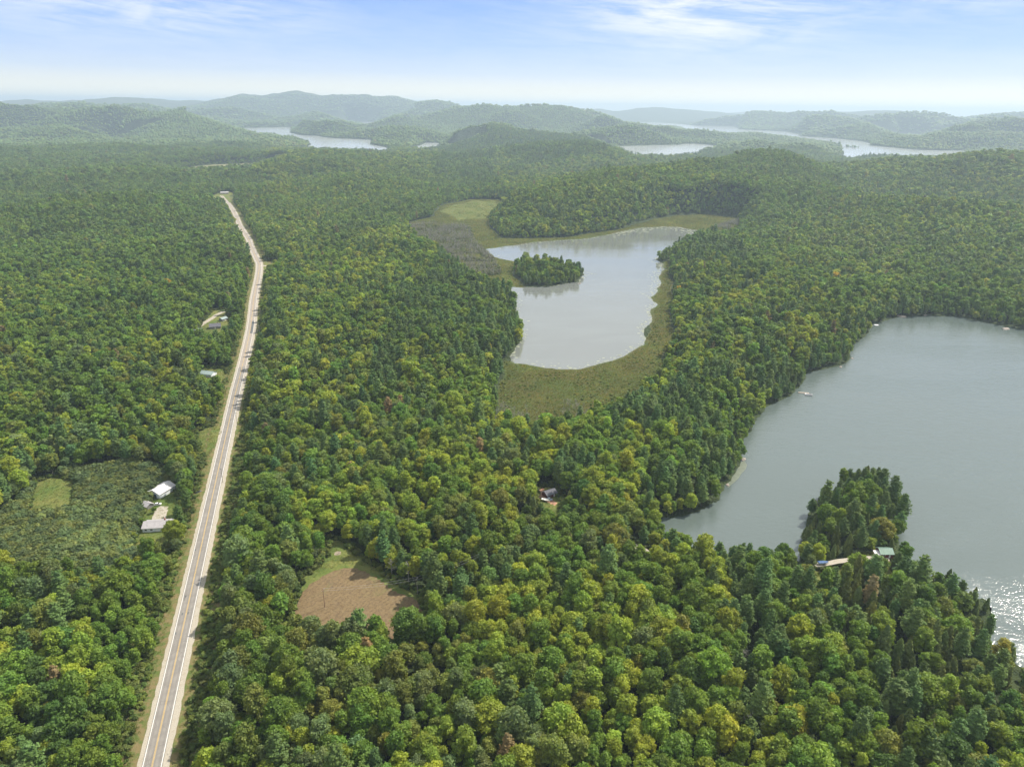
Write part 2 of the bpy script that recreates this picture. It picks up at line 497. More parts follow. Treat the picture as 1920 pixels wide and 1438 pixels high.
m, n = new_mat('forest_floor')
pos = n.n('ShaderNodeNewGeometry').outputs['Position']
a = n.noise(pos, 0.012, 6.0, 0.6).outputs[0]
b = n.noise(pos, 0.09, 5.0, 0.65).outputs[0]
c = n.mix(n.maprange(b, 0.35, 0.65), (0.022, 0.034, 0.014, 1), (0.050, 0.066, 0.024, 1))
c = n.mix(n.maprange(a, 0.35, 0.7), c, (0.048, 0.068, 0.026, 1))
finish(n, c, 0.9, 0.1, b, 1.0, 9.0)
M_FLOOR = m

m, n = new_mat('marsh_sedge')
pos = n.n('ShaderNodeNewGeometry').outputs['Position']
a = n.noise(pos, 0.018, 5.0, 0.6, 0.6).outputs[0]
mp = n.n('ShaderNodeMapping', {'Vector': pos, 'Scale': (0.10, 0.55, 0.3)})
b = n.noise(mp.outputs[0], 1.0, 6.0, 0.7).outputs[0]
c = n.mix(n.maprange(a, 0.36, 0.62), (0.080, 0.074, 0.024, 1), (0.060, 0.084, 0.020, 1))
c = n.mix(n.math('MULTIPLY', n.maprange(b, 0.45, 0.75), 0.55), c, (0.022, 0.032, 0.012, 1))
c = n.mix(n.maprange(n.noise(pos, 0.12, 4.0).outputs[0], 0.55, 0.75), c, (0.085, 0.075, 0.03, 1))
finish(n, c, 0.9, 0.1, b, 0.8, 0.7)
M_MARSH = m

m, n = new_mat('meadow_grass')
pos = n.n('ShaderNodeNewGeometry').outputs['Position']
a = n.noise(pos, 0.05, 5.0, 0.6, 0.5).outputs[0]
b = n.noise(pos, 0.6, 6.0, 0.7).outputs[0]
c = n.mix(n.maprange(a, 0.36, 0.62), (0.085, 0.125, 0.028, 1), (0.165, 0.165, 0.048, 1))
c = n.mix(n.math('MULTIPLY', n.maprange(b, 0.4, 0.7), 0.6), c, (0.055, 0.085, 0.022, 1))
finish(n, c, 0.9, 0.1, b, 0.8, 0.5)
M_GRASS = m

m, n = new_mat('mown_stubble')
pos = n.n('ShaderNodeNewGeometry').outputs['Position']
a = n.noise(pos, 0.035, 4.0, 0.6, 1.2).outputs[0]
dd = n.noise(pos, 0.02, 2.0, 0.5).outputs['Color']
wv = n.n('ShaderNodeVectorMath', {0: pos, 1: n.n('ShaderNodeVectorMath', {0: dd, 1: (34, 34, 0)}, operation='MULTIPLY').outputs[0]}, operation='ADD').outputs[0]
rt = n.n('ShaderNodeMapping', {'Vector': wv, 'Rotation': (0, 0, 0.6), 'Scale': (1, 1, 0)}).outputs[0]
wave = n.n('ShaderNodeTexWave', {'Vector': rt, 'Scale': 0.12, 'Distortion': 5.5, 'Detail': 5.0, 'Detail Scale': 1.5, 'Detail Roughness': 0.7}).outputs['Fac']
b = n.noise(pos, 0.9, 6.0, 0.7).outputs[0]
c = n.mix(n.maprange(b, 0.35, 0.65), (0.106, 0.072, 0.040, 1), (0.176, 0.128, 0.070, 1))
c = n.mix(n.math('MULTIPLY', n.math('MULTIPLY', wave, n.noise(pos, 0.06, 3.0, 0.6).outputs[0]), 0.5), c, (0.23, 0.18, 0.09, 1))
c = n.mix(n.math('MULTIPLY', n.maprange(a, 0.58, 0.72), 0.5), c, (0.12, 0.13, 0.045, 1))
c = n.mix(n.math('MULTIPLY', n.maprange(n.noise(pos, 0.16, 4.0, 0.7).outputs[0], 0.55, 0.72), 0.5), c, (0.10, 0.075, 0.05, 1))
finish(n, c, 0.95, 0.1, b, 0.6, 0.2)
M_FIELD = m

m, n = new_mat('old_asphalt')
pos = n.n('ShaderNodeNewGeometry').outputs['Position']
uv = n.n('ShaderNodeAttribute', attribute_name='across').outputs['Fac']        # 0 at the centre line, 1 at the edge
al = n.n('ShaderNodeAttribute', attribute_name='along').outputs['Fac']
nz = n.noise(pos, 0.25, 6.0, 0.65).outputs[0]
nf = n.noise(pos, 3.0, 4.0, 0.7).outputs[0]
track = n.math('MULTIPLY', n.maprange(n.math('ABSOLUTE', n.math('SUBTRACT', n.math('ABSOLUTE', n.math('SUBTRACT', n.math('ABSOLUTE', uv), 0.47)), 0.24)), 0.0, 0.14, 1.0, 0.0), 0.5)
c = n.mix(n.maprange(nz, 0.3, 0.7), (0.190, 0.176, 0.158, 1), (0.245, 0.228, 0.205, 1))
c = n.mix(track, c, (0.150, 0.140, 0.130, 1))
c = n.mix(n.math('MULTIPLY', n.maprange(nf, 0.55, 0.8), 0.4), c, (0.09, 0.085, 0.08, 1))
vv = n.n('ShaderNodeTexVoronoi', {'Vector': pos, 'Scale': 0.11}, feature='DISTANCE_TO_EDGE').outputs['Distance']
c = n.mix(n.math('MULTIPLY', n.maprange(vv, 0.0, 0.012, 1.0, 0.0), 0.45), c, (0.07, 0.065, 0.06, 1))
c = n.mix(n.math('MULTIPLY', n.maprange(al, 860.0, 864.0), 0.8), c, n.mix(nz, (0.25, 0.215, 0.18, 1), (0.33, 0.29, 0.25, 1)))
finish(n, c, 0.85, 0.25, nf, 0.3, 0.02)
M_ROAD = m
M_PATCHA = simple('fresh_asphalt', (0.10, 0.105, 0.105), 0.8, 0.1, 0.4)
m, n = new_mat('shoulder_gravel')
pos = n.n('ShaderNodeNewGeometry').outputs['Position']
a = n.noise(pos, 0.35, 6.0, 0.7).outputs[0]
b = n.noise(pos, 2.5, 5.0, 0.75).outputs[0]
c = n.mix(n.maprange(b, 0.3, 0.7), (0.27, 0.24, 0.19, 1), (0.42, 0.385, 0.32, 1))
c = n.mix(n.math('MULTIPLY', n.maprange(a, 0.5, 0.7), 0.5), c, (0.25, 0.21, 0.14, 1))
finish(n, c, 0.95, 0.1, b, 0.6, 0.08)
M_GRAVEL = m
m, n = new_mat('dry_verge')
pos = n.n('ShaderNodeNewGeometry').outputs['Position']
a = n.noise(pos, 0.22, 6.0, 0.7).outputs[0]
b = n.noise(pos, 1.5, 5.0, 0.7).outputs[0]
c = n.mix(n.maprange(a, 0.40, 0.60), (0.19, 0.145, 0.07, 1), (0.085, 0.125, 0.03, 1))
c = n.mix(n.math('MULTIPLY', b, 0.4), c, (0.10, 0.10, 0.04, 1))
finish(n, c, 0.95, 0.1, b, 0.8, 0.25)
M_VERGE = m


def line_mat(name, col):
    m, n = new_mat(name)
    pos = n.n('ShaderNodeNewGeometry').outputs['Position']
    b = n.noise(pos, 1.2, 5.0, 0.75).outputs[0]
    c = n.mix(n.math('MULTIPLY', n.maprange(b, 0.52, 0.75), 0.6), col, (0.22, 0.20, 0.18, 1))
    finish(n, c, 0.7, 0.2)
    return m


M_WHITE_LINE = line_mat('white_road_paint', (0.72, 0.70, 0.66, 1))
M_YELLOW_LINE = line_mat('yellow_road_paint', (0.52, 0.35, 0.10, 1))


def mat_water(name, base, s1, k1, rough, ior=1.42, gusty=0.6):
    m, n = new_mat(name)
    pos = n.n('ShaderNodeNewGeometry').outputs['Position']
    mp = n.n('ShaderNodeMapping', {'Vector': pos, 'Rotation': (0, 0, 0.5), 'Scale': (1.0, 1.7, 1.0)}).outputs[0]
    a = n.noise(mp, s1, 3.0, 0.6).outputs[0]
    b = n.noise(mp, s1 * 0.22, 3.0, 0.55).outputs[0]
    gust = n.noise(n.n('ShaderNodeMapping', {'Vector': pos, 'Rotation': (0, 0, -0.5), 'Scale': (0.004, 0.011, 1)}).outputs[0], 1.0, 4.0, 0.6, 0.8).outputs[0]
    g = n.maprange(gust, 0.40, 0.62, 1.0 - gusty, 1.0)
    hgt = n.math('MULTIPLY', n.math('ADD', a, n.math('MULTIPLY', b, 2.0)), g)
    bump = n.n('ShaderNodeBump', {'Height': hgt, 'Strength': 1.0, 'Distance': k1}).outputs[0]
    c = n.mix(n.math('MULTIPLY', g, 0.35), base, tuple(x * 1.35 for x in base[:3]) + (1,))
    p = n.n('ShaderNodeBsdfPrincipled', {'Base Color': c, 'Roughness': n.math('MULTIPLY_ADD', g, rough * 0.6, rough * 0.5), 'IOR': ior, 'Specular IOR Level': 0.5, 'Normal': bump})
    n.n('ShaderNodeOutputMaterial', {'Surface': p.outputs[0]})
    return m


M_WATER_R = mat_water('choppy_lake_water', (0.080, 0.102, 0.094, 1), 0.75, 0.17, 0.12, 1.7, 0.4)
M_WATER_M = mat_water('calm_lake_water', (0.14, 0.15, 0.14, 1), 0.6, 0.05, 0.08, 1.75, 0.85)
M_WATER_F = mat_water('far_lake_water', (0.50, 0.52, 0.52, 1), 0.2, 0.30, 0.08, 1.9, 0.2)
M_ROCK = simple('shore_rock', (0.24, 0.21, 0.18), 0.9, 0.25, 0.8, bstr=0.6, bdist=0.2)
M_SAND = simple('pale_sand', (0.45, 0.38, 0.29), 0.95, 0.2, 0.6)
M_LILY = simple('lily_pads', (0.27, 0.29, 0.20), 0.6, 0.25, 1.0)

# ------------------------------------------------------------------ ground
rr = [15.0]
while rr[-1] < 46000:
    q = rr[-1]
    rr.append(q * (1.0085 if 180 < q < 3500 else 1.0065 if 3500 <= q < 15000 else 1.03 if q >= 15000 else 1.06))
rr = np.array(rr)
th = np.concatenate([np.radians(np.linspace(-55, 55, 430)), np.radians(np.linspace(65, 295, 24))])
TH, RR = np.meshgrid(th, rr)
GX = np.stack([np.sin(TH).ravel() * RR.ravel(), np.cos(TH).ravel() * RR.ravel()], 1)
gz = height(GX)
V = np.column_stack([GX, gz])
nt_, nr_ = len(th), len(rr)
ii, jj = np.meshgrid(np.arange(nr_ - 1), np.arange(nt_), indexing='ij')
j2 = (jj + 1) % nt_
F = np.stack([ii * nt_ + jj, ii * nt_ + j2, (ii + 1) * nt_ + j2, (ii + 1) * nt_ + jj], -1).reshape(-1, 4)
V = np.vstack([V, [[0, 0, 9.0]]])
ground = mesh_np('ground', V, F[:, ::-1], M_FLOOR, smooth=True)
gm = ground.data
fan = np.array([[len(V) - 1, (j + 1) % nt_, j] for j in range(nt_)])
tag(ground, 'wooded ground rolling away to the hills under the trees', kind='structure')
# the small hole right below the camera
mesh_hub = mesh_np('ground', np.column_stack([np.vstack([GX[:nt_], [[0, 0]]]), np.append(gz[:nt_], gz[:nt_].mean())]),
                   np.array([[nt_, (j + 1) % nt_, j] for j in range(nt_)])[:, ::-1], M_FLOOR)
tag(mesh_hub, 'forest ground straight below', kind='structure')


def sheet(name, polys, step, mat, lift, label, edge=0.10, zfun=None):
    """a sheet laid over the ground inside the polygons; its rim dips under the ground around it"""
    objs = []
    for P in polys:
        lo = P.min(0) - 2 * step - 4; hi = P.max(0) + 2 * step + 4
        xs = np.arange(lo[0], hi[0] + step, step); ys = np.arange(lo[1], hi[1] + step, step)
        XX, YY = np.meshgrid(xs, ys)
        X = np.stack([XX.ravel(), YY.ravel()], 1)
        sdv = sdist(X, [P], 30)
        z = height(X) + np.clip(-sdv * edge, -1.0, lift)
        nx, ny = len(xs), len(ys)
        i, j = np.meshgrid(np.arange(ny - 1), np.arange(nx - 1), indexing='ij')
        Fq = np.stack([i * nx + j, i * nx + j + 1, (i + 1) * nx + j + 1, (i + 1) * nx + j], -1).reshape(-1, 4)
        Fq = Fq[(sdv[Fq] < 2.5).any(1)]
        used = np.unique(Fq); mp = np.full(len(X), -1); mp[used] = np.arange(len(used))
        o = mesh_np(name, np.column_stack([X, z])[used], mp[Fq], mat, smooth=True)
        tag(o, label, kind='structure')
        objs.append(o)
    return objs


sheet('marsh', [MARSH[0]], 4.0, M_MARSH, 0.25, 'sedge marsh round the south end of the small lake')
sheet('marsh', [MARSH[1]], 7.0, M_MARSH, 0.25, 'sedge and grass marsh at the head of the small lake')
sheet('marsh', [MARSH[2]], 14.0, simple('pale_marsh', (0.17, 0.16, 0.075), 0.9, 0.25, 0.02), 0.4, 'far marsh with a small pond beyond the road end')
sheet('field', FIELD, 2.5, M_FIELD, 0.22, 'brown mown field in a clearing right of the highway')
for P, lb in zip(GRASS, ['rough green grass along the top edge of the mown field', 'yard lawn round the white bungalow', 'roadside lawn left of the highway',
                         'pale green meadow patch beside the sumac thicket', 'lawn round the grey roofed house', 'lawn beside the teal roofed house',
                         'clearing round the lakeside cabin', 'camp clearing in the woods', 'clearing on the gravel lane', 'grass at the far end of the highway', 'grass corner at the side road']):
    sheet('lawn', [P], 3.0, M_GRASS, 0.16, lb)

sheet('meadow', [roughen(poly(meadow_px, .5), .1, 3, 73)], 7.0, M_GRASS, 0.6, 'bright green meadow at the head of the marsh', edge=0.05)
# lakes: a flat sheet each; the ground makes the shore
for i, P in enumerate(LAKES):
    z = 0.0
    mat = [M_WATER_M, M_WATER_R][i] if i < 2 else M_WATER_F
    e = np.roll(P, -1, 0) - np.roll(P, 1, 0)
    nr = np.stack([e[:, 1], -e[:, 0]], 1) / np.maximum(np.linalg.norm(e, axis=1, keepdims=True), 1e-6)
    area = 0.5 * np.sum(P[:, 0] * np.roll(P[:, 1], -1) - np.roll(P[:, 0], -1) * P[:, 1])
    Q = P + nr * np.sign(area) * (3.0 if i < 2 else 12.0)
    me = bpy.data.meshes.new('lake')
    me.from_pydata([(x, y, z) for x, y in Q], [], [list(range(len(Q)))][:1]); me.update()
    bmw = bmesh.new(); bmw.from_mesh(me); bmesh.ops.triangulate(bmw, faces=bmw.faces); bmesh.ops.recalc_face_normals(bmw, faces=bmw.faces)
    if sum(f.normal.z for f in bmw.faces) < 0: bmesh.ops.reverse_faces(bmw, faces=bmw.faces)
    bmw.to_mesh(me); bmw.free(); me.materials.append(mat)
    o = bpy.data.objects.new('lake', me); COL.objects.link(o)
    tag(o, ['small pale lake with a wooded island in the middle of the forest', 'large grey green lake with sun glitter on the right'][i] if i < 2 else 'far lake between the wooded hills', kind='structure')


# ------------------------------------------------------------------ the highway
def strip(name, line, off0, off1, z, mat, label, t0=None, t1=None, jit0=0, jit1=0, kind='structure', seed=0, nx=2):
    P = line.copy()
    d = np.gradient(P, axis=0); d /= np.linalg.norm(d, axis=1, keepdims=True)
    nr = np.stack([d[:, 1], -d[:, 0]], 1)                    # to the right of the way ahead
    s = np.concatenate([[0], np.cumsum(np.linalg.norm(np.diff(P, axis=0), axis=1))])
    if t0 is not None:
        ss = np.linspace(t0, min(t1, s[-1]), max(2, int((t1 - t0) / 6) + 1))
    else:
        ss = np.arange(0, s[-1], 3.0 if (jit0 or jit1) else 8.0)
    C = np.stack([np.interp(ss, s, P[:, k]) for k in (0, 1)], 1)
    N = np.stack([np.interp(ss, s, nr[:, k]) for k in (0, 1)], 1); N /= np.linalg.norm(N, axis=1, keepdims=True)
    r_ = np.random.default_rng(seed)
    a = off0 + jit0 * (r_.random(len(ss)) - 0.5); b = off1 + jit1 * (r_.random(len(ss)) - 0.5)
    V = []; across = []
    for k in range(nx):
        f = k / (nx - 1); o_ = a * (1 - f) + b * f
        V.append(np.column_stack([C + N * o_[:, None], np.full(len(ss), z)])); across.append(o_ / 3.5)
    V = np.stack(V, 1).reshape(-1, 3); across = np.stack(across, 1).ravel(); along = np.repeat(ss, nx)
    nrow = len(ss)
    i, j = np.meshgrid(np.arange(nrow - 1), np.arange(nx - 1), indexing='ij')
    F = np.stack([i * nx + j, i * nx + j + 1, (i + 1) * nx + j + 1, (i + 1) * nx + j], -1).reshape(-1, 4)
    o = mesh_np(name, V, F, mat)
    for nm, arr in (('across', across), ('along', along)):
        at_ = o.data.attributes.new(nm, 'FLOAT', 'POINT'); at_.data.foreach_set('value', arr.astype(np.float32))
    if label: tag(o, label, kind=kind)
    return o


RZ = ROAD_Z
strip('grass_verge', road_line, -14, -5.0, RZ + 0.10, M_VERGE, 'dry grass verge left of the highway', jit0=2.0, seed=1)
strip('grass_verge', road_line, 5.4, 19, RZ + 0.10, M_VERGE, 'dry grass verge right of the highway', jit1=2.5, seed=2)
strip('gravel_shoulder', road_line, -5.7, -3.6, RZ + 0.15, M_GRAVEL, 'pale gravel shoulder left of the highway', jit0=0.6, seed=3)
strip('gravel_shoulder', road_line, 3.6, 6.5, RZ + 0.15, M_GRAVEL, 'pale gravel shoulder right of the highway', jit1=0.6, seed=4)
strip('road', road_line, -4.0, 4.0, RZ + 0.19, M_ROAD, 'two lane highway running away to the upper left', nx=9)
for (a, b, lb) in ((-3.62, -3.37, 'white edge line left of the highway lanes'), (3.37, 3.62, 'white edge line right of the highway lanes')):
    strip('edge_line', road_line, a, b, RZ + 0.215, M_WHITE_LINE, lb)
for (a, b, lb) in ((-0.25, -0.10, 'left one of the yellow centre lines'), (0.10, 0.25, 'right one of the yellow centre lines')):
    strip('centre_line', road_line, a, b, RZ + 0.215, M_YELLOW_LINE, lb)


def along_at(px, py):
    q = at(px, py, ROAD_Z)
    s = np.concatenate([[0], np.cumsum(np.linalg.norm(np.diff(road_line, axis=0), axis=1))])
    return s[np.argmin(np.linalg.norm(road_line - q, axis=1))]


tj = along_at(453, 692)
for nd in M_ROAD.node_tree.nodes:
    if nd.bl_idname == 'ShaderNodeMapRange' and abs(nd.inputs[1].default_value - 860.0) < 0.1:
        nd.inputs[1].default_value = tj; nd.inputs[2].default_value = tj + 1.0
s0, s1 = along_at(470, 628), along_at(472, 606)
strip('asphalt_patch', road_line, 0.4, 3.3, RZ + 0.24, M_PATCHA, 'darker patch of newer asphalt in the right lane of the highway', t0=s0, t1=s1)


for (a_, b_, o_, lb) in [(363, 1038, -2.9, 'small dark tar patch by the left edge line near the middle of the straight'), (337, 1122, -2.2, 'small dark tar patch in the left lane above the bottom quarter'), (329, 1166, -1.8, 'dark tar blotch in the left lane, lower down'),
                         (338, 1164, 0.9, 'dark tar blotch just right of the centre lines'), (428, 795, 1.0, 'dark tar patch in the right lane by the dirt track'), (421, 825, -0.9, 'dark tar spot left of the centre lines above the driveway'), (322, 1196, -2.9, 'little tar spot at the left edge line near the bottom')]:
    t_ = along_at(a_, b_)
    strip('tar_patch', road_line, o_ - 0.35, o_ + 0.35, RZ + 0.235, M_PATCHA, lb, t0=t_, t1=t_ + 1.8)


def track(name, pts, wd, z, label, mat=None, seed=0):
    L = smooth_line(poly(pts, z), 5)
    return strip(name, L, -wd / 2, wd / 2, z + 0.30, mat or M_GRAVEL, label, jit0=0.8, jit1=0.8, seed=seed)


FZ = FIELD_Z
track('driveway', [(381, 931), (372, 934), (360, 936), (345, 942), (325, 952), (318, 962), (306, 985)], 5.5, FZ, 'gravel driveway from the highway into the bungalow yard', seed=11)
track('driveway', [(312, 950), (304, 958), (300, 968), (297, 978)], 9.0, FZ - 0.03, 'bare gravel turning place in front of the bungalow', seed=12)
track('driveway', [(420, 797), (400, 800), (388, 804), (377, 809)], 3.0, FZ, 'pale dirt track curving off the highway past the roadside lawn', seed=13)
track('driveway', [(446, 698), (436, 699), (424, 701), (405, 702), (396, 703)], 5.0, FZ, 'gravel driveway to the teal roofed house', seed=14)
track('driveway', [(449, 669), (440, 669), (432, 668)], 3.0, FZ, 'short dirt turn off left of the highway', seed=15)
track('driveway', [(372, 614), (380, 608), (396, 598), (408, 590), (421, 584)], 6.0, FZ, 'pale gravel drive behind the grey roofed house', seed=16)
track('side_road', [(488, 498), (498, 499), (510, 499), (522, 500)], 7.0, FZ + 0.9, 'gravel side road joining from the right at the bend', seed=17)
track('gravel_lane', [(1496, 1068), (1520, 1062), (1555, 1056), (1600, 1048), (1640, 1046), (1668, 1050)], 3.6, FZ, 'gravel lane to the lakeside cabin', seed=18)
track('gravel_lane', [(1178, 1018), (1190, 1024), (1205, 1031), (1220, 1042)], 5.0, FZ, 'short visible length of gravel lane by the cove', seed=19)
track('gravel_track', [(258, 962), (246, 966), (228, 976), (214, 988), (202, 996)], 4.0, FZ + 0.6, 'pale gravel track running from the yard into the thicket', seed=20)
track('stream', [(893, 457), (891, 452), (896, 445), (900, 438), (904, 428), (907, 421)], 4.5, 0.3, 'narrow pale stream winding through the marsh', mat=M_LILY, seed=21)
sheet('gravel_patch', [roughen(poly([(1000, 926), (1006, 914), (1020, 914), (1034, 928), (1052, 946), (1040, 956), (1022, 944)], FZ), .08, 2, 71)], 2.0, simple('red_earth', (0.36, 0.20, 0.13), 0.95, 0.25, 0.5), 0.26, 'bare reddish ground in the camp clearing')
sheet('sandy_patch', [roughen(poly([(618, 1042), (622, 1032), (632, 1028), (646, 1031), (650, 1040), (640, 1044), (628, 1047)], FZ), .12, 2, 72)], 2.0, simple('stony_bank', (0.24, 0.20, 0.15), 0.95, 0.4, 0.5, bstr=0.8, bdist=0.3), 0.26, 'bare stony bank above the mown field')


# ------------------------------------------------------------------ tree shapes
def icosphere(sub):
    t = (1 + 5 ** .5) / 2
    V = [(-1, t, 0), (1, t, 0), (-1, -t, 0), (1, -t, 0), (0, -1, t), (0, 1, t), (0, -1, -t), (0, 1, -t), (t, 0, -1), (t, 0, 1), (-t, 0, -1), (-t, 0, 1)]
    V = [np.array(v) / np.linalg.norm(v) for v in V]
    F = [(0, 11, 5), (0, 5, 1), (0, 1, 7), (0, 7, 10), (0, 10, 11), (1, 5, 9), (5, 11, 4), (11, 10, 2), (10, 7, 6), (7, 1, 8), (3, 9, 4), (3, 4, 2), (3, 2, 6), (3, 6, 8), (3, 8, 9), (4, 9, 5), (2, 4, 11), (6, 2, 10), (8, 6, 7), (9, 8, 1)]
    for _ in range(sub):
        c = {}; G = []
        def mid(a, b):
            k = (min(a, b), max(a, b))
            if k not in c:
                v = V[a] + V[b]; V.append(v / np.linalg.norm(v)); c[k] = len(V) - 1
            return c[k]
        for a, b, d in F:
            x, y, z = mid(a, b), mid(b, d), mid(d, a)
            G += [(a, x, z), (b, y, x), (d, z, y), (x, y, z)]
        F = G
    return np.array(V), np.array(F)


ICO0, ICO1 = icosphere(0), icosphere(1)


class Tris:
    def __init__(self): self.V = []; self.F = []; self.M = []; self.n = 0

    def add(self, V, F, m=0):
        self.V.append(np.asarray(V, float)); self.F.append(np.asarray(F) + self.n); self.M.append(np.full(len(F), m)); self.n += len(V)

    def cards(self, P, N, size, r_, tilt=0.6, aspect=1.0, m=0):
        """leafy little sheets at P facing roughly N"""
        k = len(P)
        N = N + r_.normal(0, tilt, (k, 3)); N /= np.linalg.norm(N, axis=1, keepdims=True)
        T = np.cross(N, r_.normal(0, 1, (k, 3))); T /= np.linalg.norm(T, axis=1, keepdims=True)
        B = np.cross(N, T)
        s = size * (0.6 + 0.8 * r_.random((k, 1)))
        q = np.stack([P - T * s - B * s * 0.35 * aspect, P + T * s * 0.2 - B * s * aspect, P + T * s + B * s * 0.3 * aspect, P - T * s * 0.1 + B * s * aspect], 1) 
        q[:, 0] += N * s * 0.2; q[:, 2] += N * s * 0.2
        V = q.reshape(-1, 3); b = np.arange(k)[:, None] * 4
        self.add(V, np.vstack([b + [[0, 1, 2]], b + [[0, 2, 3]]]), m)

    def tube(self, a, b, ra, rb, m=1, sides=5):
        a = np.array(a, float); b = np.array(b, float)
        d = b - a; d /= max(np.linalg.norm(d), 1e-6)
        u = np.cross(d, [0.3, 0.9, 0.1]); u /= np.linalg.norm(u); v = np.cross(d, u)
        an = np.arange(sides) * 2 * math.pi / sides
        ring = np.cos(an)[:, None] * u + np.sin(an)[:, None] * v
        V = np.vstack([a + ring * ra, b + ring * rb]); i = np.arange(sides); j = (i + 1) % sides
        self.add(V, np.vstack([np.stack([i, j, j + sides], 1), np.stack([i, j + sides, i + sides], 1)]), m)

    def obj(self, name, mats, link=False, only=None):
        V = np.vstack(self.V); F = np.vstack(self.F); M = np.concatenate(self.M)
        if only is not None:
            F = F[M == only]; M = M[M == only]
            used = np.unique(F); mp = np.full(len(V), -1); mp[used] = np.arange(len(used)); V = V[used]; F = mp[F]
            M[:] = 0; mats = [mats[only]]
        o = mesh_np(name, V, F, None, link=link)
        for m_ in mats: o.data.materials.append(m_)
        o.data.polygons.foreach_set('material_index', M.astype(np.int32))
        return o


def sphere_pts(k, r_):
    v = r_.normal(0, 1, (k, 3))
    return v / np.linalg.norm(v, axis=1, keepdims=True)


def broadleaf(seed, lod, H=16.0, Rr=4.4, base=0.30, shape='round'):
    r_ = np.random.default_rng(seed)
    T = Tris()
    nl = {0: r_.integers(20, 30), 1: r_.integers(12, 17), 2: r_.integers(5, 7), 3: 3}[lod]
    C = []; RD = []
    z0 = H * base
    for k in range(nl):
        t = (k + 0.5) / nl
        zz = z0 + (H - z0) * (0.12 + 0.80 * t)
        prof = math.sin(math.pi * min(1, (0.18 + 0.82 * (1 - t)) ** (0.8 if shape == 'round' else 1.25))) ** 0.75 if t < 0.95 else 0.15
        prof = max(0.1, math.sqrt(max(0.0, 1 - ((t - 0.35) / 0.68) ** 2)))
        if shape == 'oval': prof *= 0.9
        an = k * 2.399 + r_.random() * 0.8
        rad = Rr * prof * (0.40 + 0.52 * r_.random())
        lr = Rr * (0.22 + 0.26 * r_.random()) * (1.15 if lod >= 2 else 1.0) * (1.15 if lod == 3 else 1)
        C.append((math.cos(an) * rad, math.sin(an) * rad, zz - lr * 0.4)); RD.append((lr, lr, lr * (0.62 + 0.25 * r_.random())))
    C.append((0, 0, z0 + (H - z0) * 0.5)); RD.append((Rr * 0.6, Rr * 0.6, (H - z0) * 0.38))
    C = np.array(C); RD = np.array(RD)
    size = {0: 0.36, 1: 0.62, 2: 1.05, 3: 0}[lod]
    if lod < 3:
        for c, rd in zip(C[:-1], RD[:-1]):
            k = int({0: 150, 1: 60, 2: 34}[lod] * (rd[0] / 1.6) ** 2)
            D = sphere_pts(int(k * 1.35), r_)
            D = D[(D[:, 2] > -0.45)][:k]
            P = c + D * rd * (1 + r_.normal(0.02, 0.19, (len(D), 1)))
            ok = np.ones(len(P), bool)
            for c2, rd2 in zip(C, RD):
                if c2 is c: continue
                ok &= (((P - c2) / (rd2 * 0.82)) ** 2).sum(1) > 1
            T.cards(P[ok], D[ok] * [1, 1, 1.3], size, r_, 0.7)
    ico = ICO1 if lod in (0, 1) else ICO0 if lod == 2 else ICO1
    for c, rd in zip(C, RD):
        V_, F_ = ico
        f = 0.72 if lod < 3 else 1.0
        jit = 1 + r_.normal(0, 0.12, (len(V_), 1))
        T.add(c + V_ * rd * f * jit, F_)
    if lod < 2:
        T.tube((0, 0, -1.0), (r_.normal(0, .2), r_.normal(0, .2), H * 0.62), 0.24, 0.10, 1, 6)
        for c in C[:6]:
            T.tube((0, 0, H * (0.28 + 0.2 * r_.random())), c, 0.10, 0.03, 1, 4)
    return T


def pine(seed, lod, H=20.0, Rr=3.6):
    r_ = np.random.default_rng(seed)
    T = Tris()
    tiers = {0: 13, 1: 9, 2: 6, 3: 4}[lod]
    for k in range(tiers):
        t = (k + 0.4) / tiers
        z = H * (0.24 + 0.74 * t)
        rad = Rr * (1 - t) ** 0.5 * (0.75 + 0.4 * r_.random()) * (0.6 + 0.4 * min(1, t * 5)) + 0.35
        nb = {0: 7, 1: 6, 2: 5, 3: 4}[lod] if t < 0.8 else 4
        for j in range(nb):
            an = j * 2 * math.pi / nb + k * 1.1 + r_.normal(0, 0.25)
            L = rad * (0.7 + 0.45 * r_.random())
            dv = np.array([math.cos(an), math.sin(an), 0.10 + 0.25 * t]); sd = np.array([-math.sin(an), math.cos(an), 0])
            if lod < 3:
                cnt = int({0: 28, 1: 17, 2: 10}[lod] * (0.4 + L / 2.6))
                u = r_.random((cnt, 1)) ** 0.7
                P = np.array([0, 0, z]) + dv * L * u + sd * r_.normal(0, 0.30, (cnt, 1)) * L * 0.45 * (0.35 + u * 0.7) + [0, 0, 1] * r_.normal(0, 0.16, (cnt, 1))
                Nn = np.tile(np.array([math.cos(an) * 0.35, math.sin(an) * 0.35, 0.9]), (cnt, 1))
                T.cards(P, Nn, {0: 0.33, 1: 0.56, 2: 0.90}[lod], r_, 0.5, 0.8)
        V_, F_ = ICO0
        T.add(np.array([0, 0, z - 0.5]) + V_ * [rad * 0.74, rad * 0.74, H / tiers * 0.46] * (1 + r_.normal(0, .15, (len(V_), 1))), F_)
    if lod == 3:
        V_, F_ = ICO1
        T.add(np.array([0, 0, H * 0.5]) + V_ * [Rr * .55, Rr * .55, H * 0.40] * (1 + r_.normal(0, .15, (len(V_), 1))), F_)
    if lod < 2: T.tube((0, 0, -1), (0, 0, H * 0.95), 0.26, 0.04, 1, 6)
    return T


